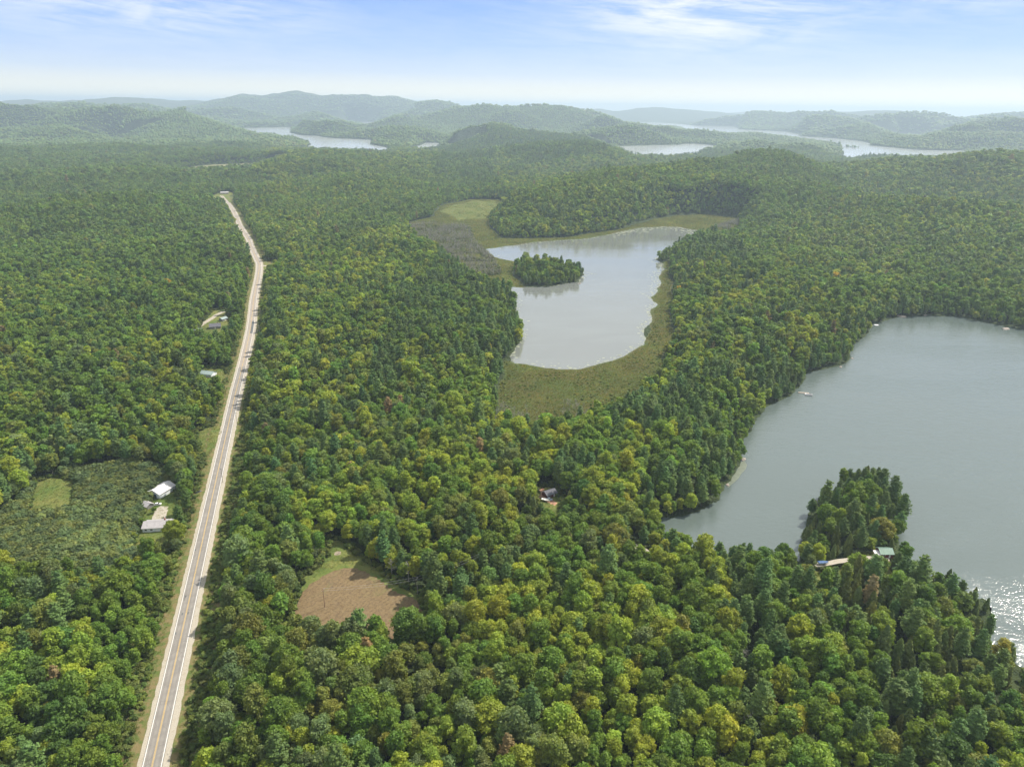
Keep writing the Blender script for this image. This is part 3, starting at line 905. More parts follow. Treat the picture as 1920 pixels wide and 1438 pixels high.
def cedar(seed, lod, H=13.5, Rr=2.2):
    r_ = np.random.default_rng(seed)
    T = Tris()
    cnt = {0: 900, 1: 330, 2: 120, 3: 0}[lod]
    def rad(t): return Rr * np.clip(1 - t, 0, 1) ** 0.62 * np.clip(0.55 + t * 3.0, 0, 1)
    ph = r_.random(3) * 6.28
    if cnt:
        t = r_.random(cnt) ** 1.15; an = r_.random(cnt) * 6.283
        k = 1 + 0.16 * np.sin(an * 5 + ph[0] + t * 9) + 0.12 * np.sin(t * 34 + an * 3 + ph[1]) + r_.normal(0, .07, cnt)
        q = rad(t) * k
        P = np.stack([np.cos(an) * q, np.sin(an) * q, H * (0.07 + 0.93 * t)], 1)
        T.cards(P, np.stack([np.cos(an), np.sin(an), np.full(cnt, .55)], 1), {0: 0.30, 1: 0.48, 2: 0.75}[lod], r_, 0.4, 1.2)
    rings = 6; sides = 8
    tt = np.linspace(0, 1, rings); a = np.arange(sides) * 2 * math.pi / sides
    f = 0.84 if lod < 3 else 1.05
    V = np.concatenate([np.stack([np.cos(a) * (rad(t) + .05) * f * (1 + r_.normal(0, .1, sides)), np.sin(a) * (rad(t) + .05) * f * (1 + r_.normal(0, .1, sides)), np.full(sides, H * (0.05 + 0.93 * t))], 1) for t in tt])
    F = []
    for i in range(rings - 1):
        for j in range(sides):
            x = i * sides + j; y = i * sides + (j + 1) % sides
            F += [(x, y, y + sides), (x, y + sides, x + sides)]
    T.add(V, F)
    if lod < 2: T.tube((0, 0, -1), (0, 0, H * 0.8), 0.18, 0.04, 1, 5)
    return T


def snag(seed, H=11.0, nb=14):
    r_ = np.random.default_rng(seed)
    T = Tris()
    top = np.array([r_.normal(0, .4), r_.normal(0, .4), H])
    T.tube((0, 0, -1), top, 0.20, 0.05, 0, 5)
    for k in range(nb):
        t = 0.3 + 0.65 * r_.random(); an = r_.random() * 6.28; L = (1 - t) * H * 0.38 + 0.8
        a = top * t; b = a + np.array([math.cos(an) * L, math.sin(an) * L, L * 0.55])
        T.tube(a, b, 0.08, 0.03, 0, 3)
        for _ in range(2):
            c = a + (b - a) * (0.4 + 0.4 * r_.random()); T.tube(c, c + r_.normal(0, 0.5, 3) * [1, 1, .5] + [0, 0, .7], 0.045, 0.02, 0, 3)
    return T


def bush(seed, lod=0, Rr=1.8, H=2.4):
    r_ = np.random.default_rng(seed)
    T = Tris()
    for k in range(7):
        an = r_.random() * 6.28; d = Rr * 0.6 * r_.random() ** .5
        c = np.array([math.cos(an) * d, math.sin(an) * d, H * 0.45]); rd = np.array([Rr * .5, Rr * .5, H * .5]) * (0.8 + 0.4 * r_.random())
        D = sphere_pts(34, r_); D = D[D[:, 2] > -0.2]
        T.cards(c + D * rd, D * [1, 1, 1.5], 0.34, r_, 0.5)
        T.add(c + ICO0[0] * rd * 0.8, ICO0[1])
    return T


NB, NP_, NC = 9, 5, 3
shapes = ['round', 'oval', 'round', 'oval', 'round', 'round', 'oval', 'oval', 'round']
dims = [(16, 4.4), (18, 3.7), (14, 4.2), (15.5, 3.1), (17, 5.0), (12.5, 3.6), (16.5, 2.9), (19, 4.2), (11, 3.2)]
pdims = [(18.5, 4.5), (17, 4.0), (20.5, 4.8), (14.5, 3.6), (22.5, 4.3)]
cdims = [(13.0, 2.6), (11.0, 2.4), (14.5, 2.5)]
ML = [M_LEAF, M_BARK]; MN = [M_NEEDLE, M_BARK]
proto_b = {l: [broadleaf(100 + k, l, dims[k][0], dims[k][1], 0.28, shapes[k]) for k in range(NB)] for l in range(4)}
proto_p = {l: [pine(200 + k, l, *pdims[k]) for k in range(NP_)] for l in range(4)}
proto_c = {l: [cedar(300 + k, l, *cdims[k]) for k in range(NC)] for l in range(4)}
proto_s = [snag(400 + k, [11, 8, 13, 9.5][k]) for k in range(4)]
proto_u = [bush(500 + k) for k in range(3)]


def scatter(name, P, idx, rot, scl, tint, protos, mats, label, kind='stuff'):
    coll = bpy.data.collections.new(name + '_shapes')
    for k, T in enumerate(protos):
        o = T[0].obj('%s_shape_%02d' % (name, k), T[1]); coll.objects.link(o)
    me = bpy.data.meshes.new(name)
    me.vertices.add(len(P)); me.vertices.foreach_set('co', np.asarray(P, np.float32).ravel())
    for nm, ty, arr in (('variant', 'INT', idx), ('turn', 'FLOAT_VECTOR', rot), ('size', 'FLOAT_VECTOR', scl), ('tint', 'FLOAT_VECTOR', tint)):
        a = me.attributes.new(nm, ty, 'POINT')
        if ty == 'INT': a.data.foreach_set('value', np.asarray(arr, np.int32))
        else: a.data.foreach_set('vector', np.asarray(arr, np.float32).ravel())
    o = bpy.data.objects.new(name, me); COL.objects.link(o)
    g = bpy.data.node_groups.new(name, 'GeometryNodeTree')
    g.interface.new_socket('Geometry', in_out='INPUT', socket_type='NodeSocketGeometry')
    g.interface.new_socket('Geometry', in_out='OUTPUT', socket_type='NodeSocketGeometry')
    gi = g.nodes.new('NodeGroupInput'); go = g.nodes.new('NodeGroupOutput')
    ci = g.nodes.new('GeometryNodeCollectionInfo'); ci.inputs['Collection'].default_value = coll
    ci.inputs['Separate Children'].default_value = True; ci.inputs['Reset Children'].default_value = True
    iop = g.nodes.new('GeometryNodeInstanceOnPoints'); iop.inputs['Pick Instance'].default_value = True
    def attr(nm, ty):
        nd = g.nodes.new('GeometryNodeInputNamedAttribute'); nd.data_type = ty; nd.inputs[0].default_value = nm
        return nd.outputs[0]
    L = g.links.new
    L(gi.outputs[0], iop.inputs['Points']); L(ci.outputs[0], iop.inputs['Instance'])
    L(attr('variant', 'INT'), iop.inputs['Instance Index']); L(attr('turn', 'FLOAT_VECTOR'), iop.inputs['Rotation']); L(attr('size', 'FLOAT_VECTOR'), iop.inputs['Scale'])
    L(iop.outputs[0], go.inputs[0])
    md = o.modifiers.new('scatter', 'NODES'); md.node_group = g
    tag(o, label, kind=kind)
    return o


# ------------------------------------------------------------------ where which trees grow
TINT = {'Y': (0.200, 0.258, 0.034), 'G': (0.115, 0.188, 0.030), 'D': (0.078, 0.138, 0.030), 'O': (0.140, 0.175, 0.040), 'S': (0.125, 0.175, 0.066),
        'P': (0.088, 0.152, 0.042), 'C': (0.105, 0.140, 0.042), 'A': (0.34, 0.26, 0.02), 'B': (0.19, 0.15, 0.07)}
ctrl = [(60, 1400, 'G'), (20, 1290, 'Y'), (90, 1340, 'Y'), (180, 1270, 'G'), (100, 1200, 'G'), (60, 1120, 'G'), (150, 1100, 'O'), (250, 1180, 'G'), (250, 1100, 'O'), (30, 950, 'O'), (20, 900, 'O'),
        (100, 850, 'D'), (230, 850, 'D'), (50, 700, 'G'), (200, 640, 'D'), (100, 560, 'G'), (100, 450, 'D'), (300, 450, 'D'), (300, 560, 'D'), (200, 730, 'O'), (330, 750, 'G'), (340, 850, 'G'), (400, 640, 'D'),
        (450, 1050, 'D'), (480, 960, 'G'), (570, 980, 'Y'), (420, 1250, 'O'), (450, 1400, 'O'), (470, 1150, 'D'), (560, 1350, 'O'), (700, 1300, 'O'), (620, 1230, 'D'), (740, 1220, 'O'), (850, 1180, 'G'),
        (900, 1120, 'Y'), (1000, 1180, 'Y'), (960, 1280, 'O'), (850, 1400, 'O'), (1000, 1400, 'O'), (1100, 1300, 'G'), (1100, 1400, 'Y'), (1200, 1300, 'M'), (1250, 1200, 'M'), (1120, 1220, 'Y'),
        (1500, 1230, 'Y'), (1420, 1300, 'M'), (1380, 1180, 'Y'), (1500, 1400, 'G'), (1300, 1420, 'G'), (1250, 1360, 'Y'), (1600, 1300, 'C'), (1700, 1200, 'C'), (1600, 1180, 'G'), (1780, 1200, 'G'), (1820, 1290, 'P'), (1850, 1120, 'C'),
        (1780, 1400, 'C'), (1640, 1400, 'G'), (1890, 1380, 'M'), (1500, 1130, 'P'), (1650, 1100, 'P'), (1250, 1090, 'P'), (1400, 1080, 'P'), (1600, 980, 'P'), (1620, 900, 'P'), (1240, 1040, 'G'), (1120, 1000, 'M'), (1180, 960, 'P'), (1060, 880, 'P'),
        (1250, 900, 'P'), (1300, 820, 'P'), (1330, 900, 'P'), (1200, 820, 'M'), (1000, 1020, 'Y'), (900, 950, 'Y'), (800, 900, 'Y'), (780, 1000, 'G'), (700, 1000, 'D'), (820, 1040, 'O'), (650, 820, 'Y'), (560, 790, 'Y'), (620, 760, 'Y'),
        (530, 720, 'O'), (480, 800, 'G'), (500, 900, 'D'), (620, 900, 'G'), (700, 700, 'P'), (640, 680, 'Y'), (800, 640, 'P'), (900, 600, 'P'), (860, 540, 'P'), (900, 680, 'P'), (700, 920, 'M'), (800, 800, 'Y'), (740, 780, 'Y'), (860, 780, 'M'),
        (600, 600, 'G'), (700, 570, 'G'), (550, 500, 'G'), (500, 420, 'G'), (620, 430, 'G'), (700, 480, 'Y'), (760, 520, 'G'), (580, 460, 'Y'), (900, 850, 'M'), (960, 830, 'P'), (1000, 880, 'C'), (1000, 940, 'Y'),
        (1200, 720, 'G'), (1130, 790, 'M'), (1300, 740, 'M'), (1400, 720, 'P'), (1480, 690, 'P'), (1350, 620, 'Y'), (1300, 680, 'Y'), (1450, 640, 'Y'), (1560, 620, 'G'), (1300, 560, 'G'), (1400, 540, 'G'), (1600, 450, 'O'), (1800, 480, 'G'), (1500, 480, 'G'),
        (1700, 400, 'G'), (1100, 380, 'G'), (1000, 420, 'G'), (1250, 360, 'G'), (1400, 330, 'D'), (1550, 340, 'D'), (1700, 330, 'G'), (1900, 350, 'G'), (600, 350, 'G'), (520, 340, 'Y'), (700, 330, 'G'), (800, 310, 'P'), (850, 330, 'P'), (900, 360, 'G'),
        (700, 390, 'D'), (200, 350, 'D'), (80, 320, 'D'), (300, 320, 'D'), (400, 350, 'D'), (1850, 570, 'D'), (1750, 560, 'D'), (1020, 490, 'D'), (1000, 510, 'G'), (1270, 460, 'P'), (600, 260, 'D'), (1300, 255, 'P'), (1000, 280, 'P'), (1700, 250, 'P'), (300, 230, 'P'), (1000, 220, 'P')]
CP = np.array([(a, b) for a, b, _ in ctrl], float); CK = [c for *_, c in ctrl]
CP[:, 1] = 200 - 0 + np.sign(CP[:, 1] - 200) * 0 + (CP[:, 1] - 200)
PROB = {'Y': 'YYYYYYYYYYGGGOOPPSYYGG', 'G': 'GGGGGGGGGGGDDYYYPPOOSG', 'D': 'DDDDDDDDDGGGGGGGPPOSDG', 'O': 'OOOOOOOGGGGSSSYYPPODDO', 'P': 'PPPPPPPPPPPGGGGGDDDGCG', 'C': 'CCCCCCCCCCCPPPOOGGCCSC', 'M': 'PPPPPPYYYYYYGGGGGGOSCG'}


def pick_kinds(P, r_):
    px, py, dz = to_px(P)
    patch = fbm(P[:, 0], P[:, 1], 60, 3)
    sy_ = np.maximum(py - 190, 8)
    jx = px + fbm(px + 333, np.log(sy_) * 250, 110, 4) * 130
    sy_ = sy_ * np.exp(0.45 * fbm(px + 2000, np.log(sy_) * 250 + 700, 110, 4))
    best = np.full(len(P), 1e18); who = np.zeros(len(P), int)
    for k, (cx, cy_) in enumerate(CP):
        s_ = max(cy_ - 190, 8)
        d = ((jx - cx) / (0.5 * (s_ + sy_) + 120)) ** 2 + (np.log(sy_ / s_) * 0.8) ** 2
        m = d < best; best[m] = d[m]; who[m] = k
    u = r_.random(len(P))
    u2 = np.clip(u * 0.45 + (np.clip(fbm(P[:, 0], P[:, 1], 38, 2) * 0.85, -.5, .5) + 0.5) * 0.55, 0, 0.9999)
    out = np.array([PROB[CK[w_]][int(v * 22)] for w_, v in zip(who, u2)])
    near = dz < 2500
    rare = r_.random(len(P))
    out[(rare < 0.0005) & np.isin(out, list('YGO')) & near] = 'A'
    out[(rare > 0.9965) & np.isin(out, list('GOPC'))] = 'B'
    return out


def grid(r0, r1, half, step, r_):
    k = R(half)
    xm = r1 * math.sin(min(k, math.pi / 2)); 
    xs = np.arange(-xm, xm, step); ys = np.arange(r0 * math.cos(k) * 0.9, r1, step)
    X, Y = np.meshgrid(xs, ys)
    X = X + (np.arange(len(ys)) % 2)[:, None] * step * 0.5
    P = np.stack([X.ravel(), Y.ravel()], 1)
    r = np.hypot(P[:, 0], P[:, 1])
    m = (r >= r0) & (r < r1) & (np.abs(np.arctan2(P[:, 0], P[:, 1])) < k)
    P = P[m]
    return P + (r_.random(P.shape) - 0.5) * step * 0.75


bands = [(185, 560, 52, 6.6, 0), (560, 1300, 47, 6.7, 1), (1300, 2600, 43, 7.6, 2), (2600, 4800, 42, 11.5, 2), (4800, 8000, 41, 20.0, 3), (8000, 13000, 41, 42.0, 3)]
AP, AL = [], []
for (r0, r1, hf, st, lod) in bands:
    P = grid(r0, r1, hf, st, rng)
    if r1 > 1300:                                            # nothing that no view could reach
        px, py, _ = to_px(np.column_stack([P, np.full(len(P), 20.0)]))
        P = P[(px > -260) & (px < 2180)]
    AP.append(P); AL.append(np.full(len(P), lod))
BAND = np.concatenate([np.full(len(p), k) for k, p in enumerate(AP)])
X = np.vstack(AP); LOD = np.concatenate(AL)
h, dr, dg, dm, dw = height(X, True)
dth = sdist(X, THICKET, 40)
s_side = np.zeros(len(X))
near_road = dr < 60
if near_road.any():                                          # which side of the highway
    Q = X[near_road]
    k = np.array([np.argmin(((road_line - q) ** 2).sum(1)) for q in Q])
    dd_ = np.gradient(road_line, axis=0)[k]
    s_side[near_road] = np.sign(dd_[:, 1] * (Q - road_line[k])[:, 0] - dd_[:, 0] * (Q - road_line[k])[:, 1])
r = np.hypot(X[:, 0], X[:, 1])
edge = fbm(X[:, 0], X[:, 1], 30, 2)
clear_l = 12.5 + 2.0 * edge - 1.5 * sm(700, 1000, r); clear_r = 16.5 + 4.0 * edge + 2.0 * (r < 420) - 3.0 * sm(480, 800, r)
di = np.hypot(X[:, 0] - islet[0], X[:, 1] - islet[1])
ok = (((dw > np.array([0.8, 0.8, 1.5, 5, 14, 30])[BAND])) | (di < 42)) & (dm > 1.5 + 3 * edge) & (dg > 2.0) & (dth > 0)
ok &= np.where(s_side > 0, dr > clear_r, dr > clear_l)
_px, _py, _ = to_px(np.column_stack([X, h]))
ok &= ~((_px > 1195) & (_px < 1248) & (_py > 555) & (_py < 680))
X, h, LOD, BAND, dw, dm, dr, s_side, dg = X[ok], h[ok], LOD[ok], BAND[ok], dw[ok], dm[ok], dr[ok], s_side[ok], dg[ok]
P3 = np.column_stack([X, h])
KIND = pick_kinds(P3, rng)
# more conifers on the shores
shore = (dw < 22) & (rng.random(len(X)) < 0.35) & (BAND < 4)
KIND[shore] = np.where(rng.random(shore.sum()) < 0.5, 'C', 'P')
N = len(X)
fam = np.where(np.isin(KIND, ['P', 'B']), 1, np.where(KIND == 'C', 2, 0))
var = np.where(fam == 0, rng.integers(0, NB, N), np.where(fam == 1, rng.integers(0, NP_, N), rng.integers(0, NC, N)))
hn = 0.5 + 0.5 * fbm(X[:, 0] - 200, X[:, 1], 55, 3)
size = (0.50 + 0.46 * hn + 0.32 * rng.random(N) + 0.45 * rng.random(N) ** 4)
size *= np.where((dw < 18) | (dm < 15), 0.85, 1.0)
size *= np.where(dr < 22, 0.75, 1.0)
wide = np.array([1.0, 1.0, 1.10, 1.65, 2.9, 6.0])[BAND]; tall = np.array([1.0, 1.0, 1.0, 1.1, 1.15, 1.3])[BAND]
SCL = np.column_stack([size * wide * (0.9 + 0.25 * rng.random(N)), size * wide * (0.9 + 0.25 * rng.random(N)), size * tall * (0.88 + 0.24 * rng.random(N))])
ROT = np.column_stack([rng.normal(0, 0.035, N), rng.normal(0, 0.035, N), rng.random(N) * 6.283])
tb = np.array([TINT[k] for k in KIND])
br = np.exp(rng.normal(0, 0.13, N) + 0.20 * fbm(X[:, 0], X[:, 1] + 500, 110, 3))[:, None]
hue = rng.normal(0, 0.08, N)
tmid = np.array([0.112, 0.172, 0.032]); kf = np.array([0, 0.05, 0.25, 0.35, 0.45, 0.5])[BAND][:, None]
tb = tb * (1 - kf) + tmid * kf
TN = 1.10 * tb * br * np.column_stack([1 + hue, np.ones(N), 1 - hue * 0.5])

# ---- the nearest trees in view as trees of their own
px, py, dz = to_px(P3 + [0, 0, 11.0])
_, pyb, _ = to_px(P3)
inview = (px > 4) & (px < 1916) & (py < 1432) & (py > 0)
hidden = np.zeros(N, bool)
showsize = np.where(inview, size * np.array([4.4, 3.5, 2.1])[fam] / dz, 0)
col_word = {'Y': 'yellow green', 'G': 'mid green', 'D': 'dark green', 'O': 'olive', 'S': 'grey green', 'P': 'blue green', 'C': 'brownish green', 'A': 'golden', 'B': 'rusty brown'}
fam_name = ['broadleaf_tree', 'pine_tree', 'cedar_tree']
fam_word = ['broadleaf trees', 'pines', 'cedars']
crown_mesh = {}
for f, (pr, mats, nv) in enumerate(((proto_b, ML, NB), (proto_p, MN, NP_), (proto_c, MN, NC))):
    for k in range(nv):
        crown_mesh[f, k] = (pr[0][k].obj('crown', mats, only=0).data, pr[0][k].obj('trunk', mats, only=1).data)


def ordinal(k):
    w_ = ['first', 'second', 'third', 'fourth', 'fifth', 'sixth', 'seventh', 'eighth', 'ninth', 'tenth', 'eleventh', 'twelfth', 'thirteenth', 'fourteenth', 'fifteenth', 'sixteenth', 'seventeenth', 'eighteenth', 'nineteenth']
    tens = {20: 'twent', 30: 'thirt', 40: 'fort', 50: 'fift'}
    if k < 19: return w_[k]
    t, u = divmod(k + 1, 10)
    b_ = tens[t * 10]
    return b_ + 'ieth' if u == 0 else b_ + 'y-' + w_[u - 1]


def region(px_, py_, side, drr, dgg):
    if side < 0 and px_ < 420: return 'left of the highway'
    if px_ < 560: return 'right of the highway'
    if px_ < 860: return 'below the brown field'
    if px_ < 1240: return 'at bottom centre'
    if px_ < 1560: return 'right of bottom centre'
    return 'in bottom right corner'


chosen = np.zeros(N, bool)
lim = [300, 230, 120]
pick = {}
for f in range(3):
    idx = np.where((fam == f) & (showsize > 0) & (BAND < 2))[0]
    idx = idx[np.argsort(-1 / dz[idx] * -1)][:lim[f]] if False else idx[np.argsort(dz[idx])][:lim[f]]
    chosen[idx] = True
# several rows from the front, so that each rank is short
cells = {}
for i in np.where(chosen)[0]:
    side = s_side[i] if s_side[i] != 0 else (-1 if px[i] < 300 else 1)
    rg = region(px[i], py[i], side, dr[i], dg[i])
    row = 'front row' if dz[i] < 330 else 'second row' if dz[i] < 375 else 'third row' if dz[i] < 425 else 'back row'
    cells.setdefault((fam[i], KIND[i], rg, row), []).append(i)
for (f, kd, rg, row), lst in cells.items():
    lst.sort(key=lambda i: px[i])
    for q, i in enumerate(lst):
        root = bpy.data.objects.new(fam_name[f], None); COL.objects.link(root)
        root.empty_display_size = 2
        root.location = P3[i]; root.rotation_euler = ROT[i]; root.scale = SCL[i]
        word = fam_word[f] if kd != 'B' else 'half dead pines'
        lb = '%s from left of %s %s, %s, %s' % (ordinal(q), col_word[kd], word, row, rg)
        if len(lst) == 1: lb = 'only %s %s in the %s %s' % (col_word[kd], word.rstrip('s'), row, rg)
        tag(root, lb, 'tree', ['broadleaf trees of the near forest', 'pines of the near forest', 'cedars of the near forest'][f])
        for nm, me in zip(('crown', 'trunk'), crown_mesh[f, var[i]]):
            c = bpy.data.objects.new(nm, me); COL.objects.link(c); c.parent = root
            c['tint'] = [float(v) for v in TN[i]]

rest = ~chosen
for (tx, ty, f, k, sc, kd, lb) in [(341, 1003, 1, 2, 1.0, 'D', 'big dark pine between the bungalow and the highway'), (352, 962, 1, 0, 0.95, 'D', 'tall dark pine behind the bungalow driveway'), (345, 925, 1, 3, 1.15, 'P', 'pine between the white garage and the highway'),
                                   (333, 1020, 0, 5, 0.9, 'G', 'round green tree at the right end of the bungalow'), (268, 988, 0, 8, 0.6, 'G', 'small round tree left of the bungalow'), (253, 1012, 0, 8, 0.5, 'Y', 'low yellow green tree below left of the bungalow'),
                                   (329, 900, 0, 0, 1.0, 'D', 'dark broadleaf tree above the white garage'), (290, 962, 0, 8, 0.45, 'G', 'small bushy tree beside the bare turning place'), (1598, 1066, 0, 5, 0.7, 'Y', 'yellow green round tree on the lane left of the red cabin'),
                                   (1566, 1098, 0, 8, 0.8, 'G', 'small green tree on the grass below the blue covered boat'), (1520, 1062, 0, 7, 0.7, 'S', 'thin tree left of the blue covered boat'), (1684, 1050, 1, 3, 0.9, 'P', 'pine at the right side of the red cabin')]:
    p = at(tx, ty, FIELD_Z)
    rt_ = bpy.data.objects.new(fam_name[f], None); COL.objects.link(rt_)
    rt_.location = (p[0], p[1], float(height(p[None])[0])); rt_.scale = (sc, sc, sc); rt_.rotation_euler.z = tx * 0.7
    tag(rt_, lb, 'tree', 'trees standing round the houses')
    for nm, me in zip(('crown', 'trunk'), crown_mesh[f, k]):
        c = bpy.data.objects.new(nm, me); COL.objects.link(c); c.parent = rt_
        c['tint'] = [float(v) for v in TINT[kd]]
off = {}
prot_near = []
# near and middle woods: broadleaf, conifer; far woods as one mass
def lodlist(pr, mats, nv, lods): return [(pr[l][k], mats) for l in lods for k in range(nv)]
for f, (nm, pr, mats, nv, lb) in enumerate((('broadleaf_forest', proto_b, ML, NB, 'broadleaf forest covering the land on both sides of the highway'),
                                           ('pine_forest', proto_p, MN, NP_, 'pines scattered through the forest and along the lake shores'),
                                           ('cedar_forest', proto_c, MN, NC, 'cedars scattered through the forest and along the shores'))):
    m = rest & (fam == f) & (BAND <= 3)
    scatter(nm, P3[m], LOD[m] * nv + var[m], ROT[m], SCL[m], TN[m], lodlist(pr, mats, nv, (0, 1, 2)), mats, lb)
m = rest & (BAND > 3)
vi = np.where(fam == 0, var, np.where(fam == 1, NB + var, NB + NP_ + var))
scatter('distant_forest', P3[m], vi[m], ROT[m], SCL[m], TN[m], [(proto_b[3][k], ML) for k in range(NB)] + [(proto_p[3][k], MN) for k in range(NP_)] + [(proto_c[3][k], MN) for k in range(NC)], ML,
        'distant forest on the hills round the far lakes')
print('trees', N, 'own', chosen.sum(), 'band', np.bincount(BAND))

# ---- shrubs: sumac thicket, verge bushes, marsh bushes
def shrubs(name, P, smin, smax, cols, label):
    k = len(P)
    z = height(P)
    sc = smin + (smax - smin) * rng.random(k)
    tn = np.array([cols[i] for i in rng.integers(0, len(cols), k)]) * np.exp(rng.normal(0, 0.15, k) + 0.45 * fbm(P[:, 0], P[:, 1] + 90, 28, 3))[:, None]
    scatter(name, np.column_stack([P, z - 0.15]), rng.integers(0, 3, k), np.column_stack([np.zeros(k), np.zeros(k), rng.random(k) * 6.28]),
            np.column_stack([sc, sc, sc * (0.8 + 0.4 * rng.random(k))]), tn, [(proto_u[i], [M_LEAF]) for i in range(3)], [M_LEAF], label)


P = grid(250, 900, 50, 2.5, rng)
t_ = sdist(P, THICKET, 30); g_ = sdist(P, GRASS, 30); r_d = ldist(P, road_line, 60)
keep = (t_ < 1) & (g_ > 0.5) & (r_d > 12)
shrubs('sumac_thicket', P[keep], 1.1, 2.3, [(0.10, 0.14, 0.05), (0.075, 0.115, 0.045), (0.12, 0.15, 0.045)], 'dense dark green sumac thicket left of the bungalow yard')
P = grid(200, 1300, 50, 2.2, rng)
rd_ = ldist(P, road_line, 60); nz_ = fbm(P[:, 0], P[:, 1], 16, 2)
dwv = sdist(P, LAKES, 30); dgv = sdist(P, GRASS + FIELD, 30)
keep = (rd_ > 9.3 + 2.0 * nz_) & (rd_ < 24) & (dgv > 2) & (nz_ > -0.35)
keep |= (dgv > -1.0) & (dgv < 3.5) & (rd_ > 10)
shrubs('roadside_shrubs', P[keep], 0.45, 1.15, [(0.10, 0.14, 0.03), (0.075, 0.12, 0.028), (0.12, 0.15, 0.04)], 'low green bushes and tall weeds along the highway and clearings')
P = grid(450, 2200, 40, 4.6, rng)
md_ = sdist(P, MARSH[:2], 30); wd_ = sdist(P, LAKES[:1], 60)
nz_ = fbm(P[:, 0], P[:, 1], 40, 3)
keep = (md_ < 0) & (wd_ > 5) & ((nz_ > 0.15) | (md_ > -9) | (rng.random(len(P)) < 0.12)) & (rng.random(len(P)) < 0.75)
shrubs('marsh_shrubs', P[keep], 0.3, 0.8, [(0.13, 0.18, 0.045), (0.11, 0.165, 0.04), (0.15, 0.18, 0.05)], 'low bushes dotted over the marsh')

def tuft(seed, H=1.0, Rr=0.8, nb=34):
    r_ = np.random.default_rng(seed); T = Tris()
    for _ in range(nb):
        an = r_.random() * 6.28; d = Rr * r_.random() ** .6 * .6; L = H * (0.5 + 0.6 * r_.random())
        b = np.array([math.cos(an) * d, math.sin(an) * d, -0.1]); t = b + np.array([math.cos(an) * L * .45, math.sin(an) * L * .45, L])
        s = np.array([-math.sin(an), math.cos(an), 0]) * 0.09
        T.add([b - s, b + s, t], [(0, 1, 2)])
    return T


proto_t = [tuft(700 + k) for k in range(3)]


def tufts(name, P, smin, smax, cols, label, lift=0.0):
    k = len(P)
    sc = smin + (smax - smin) * rng.random(k)
    tn = np.array([cols[i] for i in rng.integers(0, len(cols), k)]) * np.exp(rng.normal(0, 0.15, k) + 0.4 * fbm(P[:, 0], P[:, 1], 22, 3))[:, None]
    scatter(name, np.column_stack([P, height(P) + lift]), rng.integers(0, 3, k), np.column_stack([np.zeros(k), np.zeros(k), rng.random(k) * 6.28]),
            np.column_stack([sc * 1.5, sc * 1.5, sc * (0.7 + 0.5 * rng.random(k))]), tn, [(proto_t[i], [M_LEAF]) for i in range(3)], [M_LEAF], label)


P = grid(450, 2200, 40, 1.9, rng)
P = P[sdist(P, MARSH[:2], 20) < -1]
P = P[(sdist(P, LAKES[:1], 20) > 1.5)]
tufts('sedge', P, 0.7, 1.5, [(0.165, 0.175, 0.048), (0.13, 0.17, 0.042), (0.19, 0.175, 0.06), (0.13, 0.155, 0.045)], 'tall sedge growing over the marsh round the small lake')
P = grid(240, 900, 50, 0.9, rng)
gd_ = sdist(P, GRASS, 20); fd_ = sdist(P, FIELD, 20); rd2 = ldist(P, road_line, 40)
P = P[((gd_ < -0.5) & (fd_ > 0.5) & (rng.random(len(P)) < 0.5)) | ((rd2 > 7.5) & (rd2 < 15) & (rng.random(len(P)) < 0.6))]
tufts('rough_grass', P, 0.25, 0.75, [(0.13, 0.16, 0.04), (0.18, 0.17, 0.06), (0.10, 0.14, 0.035)], 'rough grass and weeds on the verges and clearings')

# ---- dead grey trees standing in the marsh
snag_zone = [poly([(925, 765), (1010, 770), (1090, 758), (1110, 785), (1050, 800), (990, 822), (930, 812)], .5), poly([(745, 425), (800, 420), (880, 425), (892, 455), (930, 490), (940, 515), (880, 520), (820, 480), (770, 450)], .5),
             poly([(1330, 428), (1385, 412), (1440, 420), (1450, 440), (1400, 445)], 1.0)]
P = grid(550, 2300, 42, 3.6, rng)
keep = (sdist(P, snag_zone, 20) < 0) & (rng.random(len(P)) < 0.45) & (fbm(P[:, 0], P[:, 1], 30, 2) > -0.25) & (sdist(P, LAKES[:1], 20) > 4)
P = P[keep]; k = len(P)
scatter('dead_trees', np.column_stack([P, height(P)]), rng.integers(0, 4, k), np.column_stack([rng.normal(0, .05, k), rng.normal(0, .05, k), rng.random(k) * 6.28]),
        np.column_stack([np.full(k, 0.9)] * 2 + [0.55 + 0.5 * rng.random(k)]), np.tile([.3, .27, .24], (k, 1)), [(proto_s[i], [M_DEAD]) for i in range(4)], [M_DEAD], 'stand of grey dead trees in the drowned marsh')
P = grid(900, 2300, 42, 4.5, rng)
P = P[(sdist(P, snag_zone[1:], 20) < 2) & (fbm(P[:, 0], P[:, 1], 35, 3) > -0.15)]
shrubs('swamp_shrubs', P, 0.8, 1.7, [(0.12, 0.15, 0.06), (0.10, 0.135, 0.05), (0.14, 0.15, 0.07)], 'grey green shrubs between the dead trees of the drowned marsh')
snag_me = [proto_s[i].obj('trunk', [M_DEAD]).data for i in range(4)]
